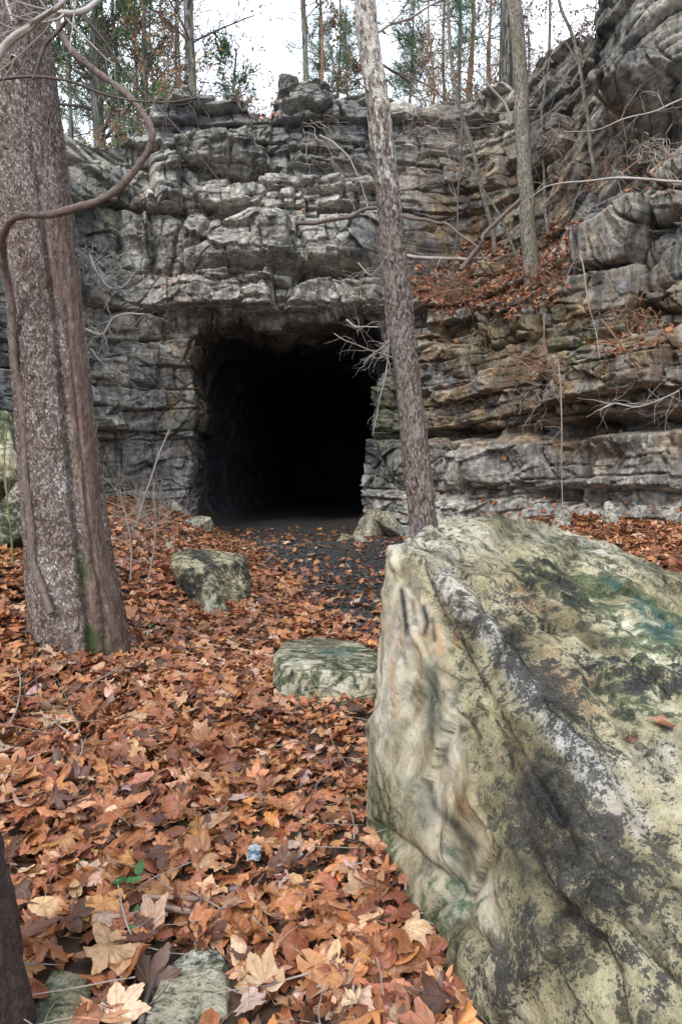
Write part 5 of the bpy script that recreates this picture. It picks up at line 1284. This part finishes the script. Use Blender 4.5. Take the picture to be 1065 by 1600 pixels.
def plant(label, spots, h, size, seed, cat='plant', name='seedling'):
    rg = np.random.default_rng(seed); t = thing(name, label, cat); st, pos = [], []
    for (u, v) in spots:
        b = gp(u, v, .0); top = b + np.array([rg.uniform(-.03, .03), rg.uniform(-.03, .03), h * rg.uniform(.7, 1.2)]); pos.append(top); tubes('stem', [(np.linspace(b, top, 5), np.linspace(.003, .0015, 5), 5)], M_STEM, t)
    scatter('leaves', np.array(pos), rg.normal(0, .5, (len(pos), 3)) + [0, -.3, 1], rg.uniform(.8, 1.2, len(pos)) * size, [BROAD], [1], M_GREEN, tilt=.4, curl=.5, cols=GC, wts=np.ones(3), parent=t, kind=None, g=rg)
    settle(t, tuple(gp(*spots[0], 0)))
plant('low plant with dark oval leaves among dry leaves above the flat greenish stone', [(168, 1432), (186, 1428), (200, 1412), (184, 1440)], .09, .042, 1)
plant('small seedling with bright green leaves beside the flat greenish stone', [(204, 1500), (234, 1502), (214, 1460), (254, 1448)], .05, .036, 2)
plant('lone green leaf sprout left of the other seedlings', [(131, 1385), (134, 1388)], .05, .03, 3)
plant('little green sprig growing beside the thick trunk foot', [(226, 1012), (224, 1000), (228, 990), (222, 1020), (230, 1006)], .14, .026, 4)
plant('tuft of tiny green leaves at the base of the thick trunk', [(150, 1018), (146, 1020), (154, 1020), (44, 1012)], .06, .022, 5)
# ivy and small evergreens on the ledges
def ledge_green(label, blobs, n, seed, size=.05):
    rg = np.random.default_rng(seed); w = CA * (CN[:, 1] < .5) * 0
    for (u, v, ru, rv) in blobs: w = w + CA * ((((U_ - u) / ru) ** 2 + ((V_ - v) / rv) ** 2) < 1)
    I = rg.choice(len(CF), n, p=w / w.sum()); t = thing('ledge_plant', label, 'plant')
    b = CF[I[0]]; pos = CF[I] + CN[I] * rg.uniform(.05, .3, (n, 1)) + rg.normal(0, .03, (n, 3))
    st = [(np.array([CF[i] - CN[i] * .03, (CF[i] + p) / 2 + [0, 0, .04], p]), [.004, .003, .002], 4) for i, p in zip(I, pos)]
    for q_ in st: tubes('stem', [q_], M_TWIGR, t)
    sc = np.repeat(pos, 3, 0) + rg.normal(0, .05, (n * 3, 3))
    scatter('leaves', sc, rg.normal(0, .6, sc.shape) + [0, -.4, .8], rg.uniform(.6, 1.2, len(sc)) * size, T_MIN, [.2, .8], M_GREEN, cols=np.array([(.09, .2, .04), (.16, .26, .06), (.05, .12, .03)]), wts=np.ones(3), parent=t, kind=None, g=rg)
    settle(t, tuple(b))
ledge_green('scattered small green plants in the leaves of the big ledge below the straight young tree', [(850, 430, 40, 30), (700, 450, 50, 22), (780, 460, 60, 25)], 34, 1)
ledge_green('clump of green and rusty leaves on the small ledge at the right', [(975, 510, 50, 30), (1010, 490, 25, 15), (910, 540, 30, 20)], 34, 2, .06)
ledge_green('green tufts on the highest rock ledge at the right edge', [(1040, 245, 30, 25), (1000, 260, 40, 20)], 22, 3, .06)
ledge_green('sparse ivy on the wall just right of the leaning tree', [(690, 610, 25, 15), (680, 560, 25, 50), (760, 520, 40, 30)], 18, 4)

# ------------------------------------------------------------------ woodland above the cliff
M_NEEDLE = m_leaf('needles', True)
def sprays(pos, dirs, n, L, w, rg, cols, name, parent, mat, spread=.5, droop=0):
    """thin pointed blades (needles, cedar sprays) or small leaves set round each twig tip"""
    m = len(pos) * n; P = np.repeat(pos, n, 0) + rg.normal(0, L * .35, (m, 3)); d = np.repeat(dirs, n, 0); d = d / (np.linalg.norm(d, axis=1)[:, None] + 1e-9) + rg.normal(0, spread, (m, 3)); d[:, 2] -= droop
    d /= np.linalg.norm(d, axis=1)[:, None]; s = np.cross(d, rg.normal(0, 1, (m, 3))); s /= np.linalg.norm(s, axis=1)[:, None]
    l = L * rg.uniform(.5, 1.3, (m, 1)); ww = w * rg.uniform(.6, 1.3, (m, 1))
    V = np.stack([P, P + d * l * .5 + s * ww, P + d * l, P + d * l * .5 - s * ww], 1).reshape(-1, 3)
    c = cols[rg.integers(0, len(cols), m)] * rg.uniform(.7, 1.3, (m, 1)); c = np.repeat(np.concatenate([c, np.ones((m, 1))], 1)[:, None], 4, 1).reshape(-1, 4)
    lf = np.tile(np.array([(0, 0, 0), (.4, .5, 0), (0, 1, 0), (-.4, .5, 0)], float), (m, 1)) + np.repeat(rg.uniform(0, 9, (m, 1)) * [0, 0, 1], 4, 0)
    mesh_np(name, V, np.arange(m * 4).reshape(-1, 4), mat, parent=parent, attrs={'lc': c, 'lf': lf})
C_CEDAR = np.array([(.035, .085, .022), (.06, .13, .035), (.09, .17, .05)]); C_PINE = np.array([(.045, .11, .05), (.08, .17, .07), (.05, .12, .03)])
C_RUST = np.array([(.30, .11, .05), (.20, .08, .045), (.36, .18, .09), (.14, .07, .05)]); C_YEL = np.array([(.28, .28, .06), (.18, .24, .05), (.34, .24, .08), (.3, .14, .06)])
def wood_tree(name, label, u, d, wpx, kind, seed, lean=0, H=13, zb=None, group=None, mat=M_FAR, lo=.12, nb=16, L=2.6, cat='tree', den=1.0):
    rg = np.random.default_rng(seed); t = thing(name, label, cat, group)
    s = s_of_u(min(max(u, -300), 860)); zb = (float(np.interp(s, TOPS, [z for _, z in UTOP])) - .4) if zb is None else zb
    x = (u - 532.5) / 1067 * d; r0 = px(wpx / 2, d)
    n = 14; zz = np.linspace(0, H, n); P = np.stack([x + lean * zz + .12 * vn(zz * .35, seed, 0, 51) * np.minimum(zz, 1), d + .1 * vn(zz * .3, seed, 3, 52), zb - .3 + zz], -1)
    r = r0 * np.linspace(1.12, .5, n)
    tubes('trunk', [(P, r * .85, 12)], mat, t)
    tips = []
    for k in range(nb):
        lim = []
        f = lo + (1 - lo) * (k + rg.random()) / nb; i = min(n - 1, int(f * (n - 1))); a = rg.uniform(0, 6.28)
        Lk = L * (1.1 - .55 * f) * rg.uniform(.6, 1.2)
        upw = {'pine': .25, 'cedar': .5, 'bare': .55, 'rust': .4}[kind]
        branching(rg, P[i], (math.cos(a), math.sin(a), upw), Lk, max(.014, r[i] * .28), 2, 5 if kind != 'pine' else 4, .14, .04, .75, lim, tips, 4, .58)
        lim = [(p, np.maximum(q, .011), s_) for p, q, s_ in lim]
        tubes('branch', lim, M_TWIGD if kind != 'pine' else M_TWIGD, t)
    tp = np.array([p for p, dd, k in tips if k == 0]); td = np.array([dd for p, dd, k in tips if k == 0])
    if kind == 'cedar': sprays(tp, td, int(14 * den), .20, .022, rg, C_CEDAR, 'foliage', t, M_NEEDLE, .6)
    if kind == 'pine': sprays(tp, td, int(14 * den), .26, .006, rg, C_PINE, 'needles', t, M_NEEDLE, .7)
    if kind == 'rust': sprays(tp, td, max(1, int(3 * den)), .11, .035, rg, C_RUST, 'leaves', t, M_LEAF, .8, .3)
    if kind == 'bare': 
        k = rg.random(len(tp)) < .35; sprays(tp[k], td[k], 1, .10, .03, rg, C_RUST, 'leaves', t, M_LEAF, .8, .3)
    settle(t, (P[0][0], P[0][1], zb - .3))
    return t
wood_tree('cedar_tree', 'green cedar with a stout forking trunk behind the left rim', 162, 23.5, 22, 'cedar', 1, .01, nb=20, L=3.0, lo=.22, den=1.0)
wood_tree('oak_tree', 'dark straight trunk just right of the thick scaly trunk on the left rim', 95, 21.5, 19, 'rust', 2, -.03, nb=12, lo=.35)
wood_tree('oak_tree', 'slim pair-like trunk between the cedar and the dark straight trunk', 128, 27, 8, 'rust', 3, -.015, nb=12, lo=.3)
wood_tree('cedar_tree', 'slender trunk with green foliage right of the stout cedar', 194, 25, 9, 'cedar', 4, .0, nb=14, lo=.4, L=2.0, den=.8)
wood_tree('oak_tree', 'medium reddish trunk with brown leaves above the left corner of the cliff', 240, 24, 11, 'rust', 5, .0, nb=18, lo=.2, den=1.2)
wood_tree('oak_tree', 'upright reddish-brown trunk standing on the cap rock left of the leafy gap', 306, 23, 15, 'rust', 6, -.01, nb=18, lo=.25, den=1.2)
wood_tree('cedar_tree', 'young yellowish-green cedar above the leafy gap in the rim', 372, 25, 7, 'cedar', 7, .0, H=5.0, nb=16, lo=.1, L=1.3, den=.22)
wood_tree('oak_tree', 'bare grey trunk alone against the sky behind the rim peak', 478, 22.5, 10, 'bare', 8, -.008, nb=9, lo=.3, L=1.8)
wood_tree('pine_tree', 'young pine with long green needles right of the bare grey trunk', 506, 22.5, 6, 'pine', 9, .0, H=8, nb=16, lo=.15, L=1.5, mat=M_TWIGR)
wood_tree('pine_tree', 'slim pine behind the rim just left of the massive dark trunk', 728, 24, 8, 'pine', 10, .0, nb=18, lo=.2, L=2.0, mat=M_TWIGR)
wood_tree('pine_tree', 'thin pine behind the thin pale sapling on the rim', 690, 25.5, 6, 'pine', 11, .005, nb=15, lo=.25, L=2.0, mat=M_TWIGR)
wood_tree('oak_tree', 'massive dark furrowed trunk on the rim behind the straight ledge tree', 788, 19.6, 38, 'bare', 12, -.004, nb=8, lo=.5, mat=M_OAKB, zb=11.9, L=2.4)
wood_tree('oak_tree', 'thin rusty tree seen in the gap between the straight ledge tree and dark rock', 841, 24, 6, 'rust', 13, .0, nb=22, lo=.05, den=1.4, zb=11.2)
wood_tree('oak_tree', 'small bare tree just right of the leaning tree above the rim', 640, 24, 5, 'bare', 14, .01, nb=16, lo=.15, L=1.6, H=8)
wood_tree('pine_tree', 'bushy young pine between the leaning tree and the thin rim pine', 668, 23.5, 5, 'pine', 21, .0, H=7, nb=20, lo=.1, L=1.9, mat=M_TWIGR, den=1.4)
wood_tree('pine_tree', 'bluish-green pine tuft rising behind the rim close left of the leaning tree', 530, 25, 5, 'pine', 22, .0, H=8, nb=18, lo=.1, L=1.7, mat=M_TWIGR, den=1.4)
wood_tree('pine_tree', 'tall feathery pine whose crown shows beside the massive dark trunk', 758, 26, 7, 'pine', 23, .0, H=12, nb=22, lo=.15, L=2.4, mat=M_TWIGR, den=1.2)
wood_tree('oak_tree', 'small bare tree just left of the leaning tree above the rim', 545, 24.5, 5, 'rust', 15, -.01, nb=16, lo=.15, L=1.4, H=6)
g_ = np.random.default_rng(4)
for k in range(30):
    u = g_.uniform(-60, 900)
    if 395 < u < 470 or 560 < u < 650: u = g_.uniform(60, 370)
    kd = g_.choice(['rust', 'bare', 'rust', 'cedar' if u < 260 else 'pine']); far = g_.uniform(30, 52)
    wood_tree('slender_tree', 'slender bare or thinly leaved tree in the wood behind the cliff rim', u, far, g_.uniform(5, 9), kd, 100 + k, g_.uniform(-.03, .03), H=g_.uniform(14, 20), nb=14, lo=.12, L=3.4, group='slender trees of the wood behind the rim', den=.8)
# brush on the rim itself
for k, (u, d, n, kd, lab) in enumerate([(405, 21.3, 16, 'rust', 'thicket of thin upright stems with rusty leaves in the leafy gap of the rim'), (285, 21.0, 12, 'yel', 'bush with yellow-green leaves on the cap rock left of the gap'), (225, 20.8, 9, 'rust', 'thin brush at the left shoulder of the cliff'), (660, 20.6, 12, 'yel', 'straggly brush on the rim right of the leaning tree'), (520, 21.0, 7, 'rust', 'wispy reddish brush behind the rim peak'), (845, 18.6, 10, 'rust', 'brush filling the notch below the dark overhanging rock'), (175, 20.5, 8, 'yel', 'low green-brown brush at the foot of the stout cedar'), (750, 19.8, 8, 'rust', 'bare brush left of the massive dark trunk')]):
    rg = np.random.default_rng(300 + k); t = thing('bush', lab, 'bush'); s = s_of_u(u); zb = float(np.interp(s, TOPS, [z for _, z in UTOP])) - .35; tips = []
    if u == 845: zb = 10.4
    for j in range(n):
        lim = []; x = (u + rg.normal(0, 22) - 532.5) / 1067 * d; branching(rg, (x, d + rg.uniform(-.4, .8), zb), (rg.normal(0, .25), rg.normal(0, .2), 1), rg.uniform(.9, 2.4), .014, 2, 3, .12, .05, .6, lim, tips)
        tubes('stem', [(p, np.maximum(q, .006), s_) for p, q, s_ in lim], M_TWIGR, t)
    tp = np.array([p for p, dd, q in tips if q == 0 and rg.random() < .8]); td = rg.normal(0, 1, tp.shape)
    sprays(tp, td, 2, .10, .03, rg, C_RUST if kd == 'rust' else C_YEL, 'leaves', t, M_LEAF, .8, .2)
    settle(t, ((u - 532.5) / 1067 * d, d, zb))

# ---- two leaves resting on the huge boulder
_co = np.empty(len(big.data.vertices) * 3, np.float32); big.data.vertices.foreach_get('co', _co); _co = _co.reshape(-1, 3).astype(float)
_bv = BVHTree.FromPolygons([tuple(c) for c in _co], [tuple(p.vertices) for p in big.data.polygons])
for k, (u, v, sz_, lab, c_) in enumerate([(1032, 1138, .055, 'light brown curled leaf lying on the right side of the huge boulder', (.42, .19, .11)), (988, 1160, .045, 'dark red-brown folded leaf just left of the light brown leaf on the boulder', (.22, .07, .04))]):
    q = Vector(W(u, v, 1.0)) - Vector((0, 0, EYE)); h = _bv.ray_cast(Vector((0, 0, EYE)), q.normalized())
    if h[0] is None: continue
    g_ = np.random.default_rng(60 + k)
    o = scatter('fallen_leaf', np.array([h[0] + h[1] * .015]), np.array([tuple(h[1])]), np.array([sz_]), [T_HI[2 if k else 0]], [1], M_LEAF, cols=np.array([c_]), wts=np.ones(1), kind=None, g=g_, curl=2.2)
    tag(o, lab, 'leaf')
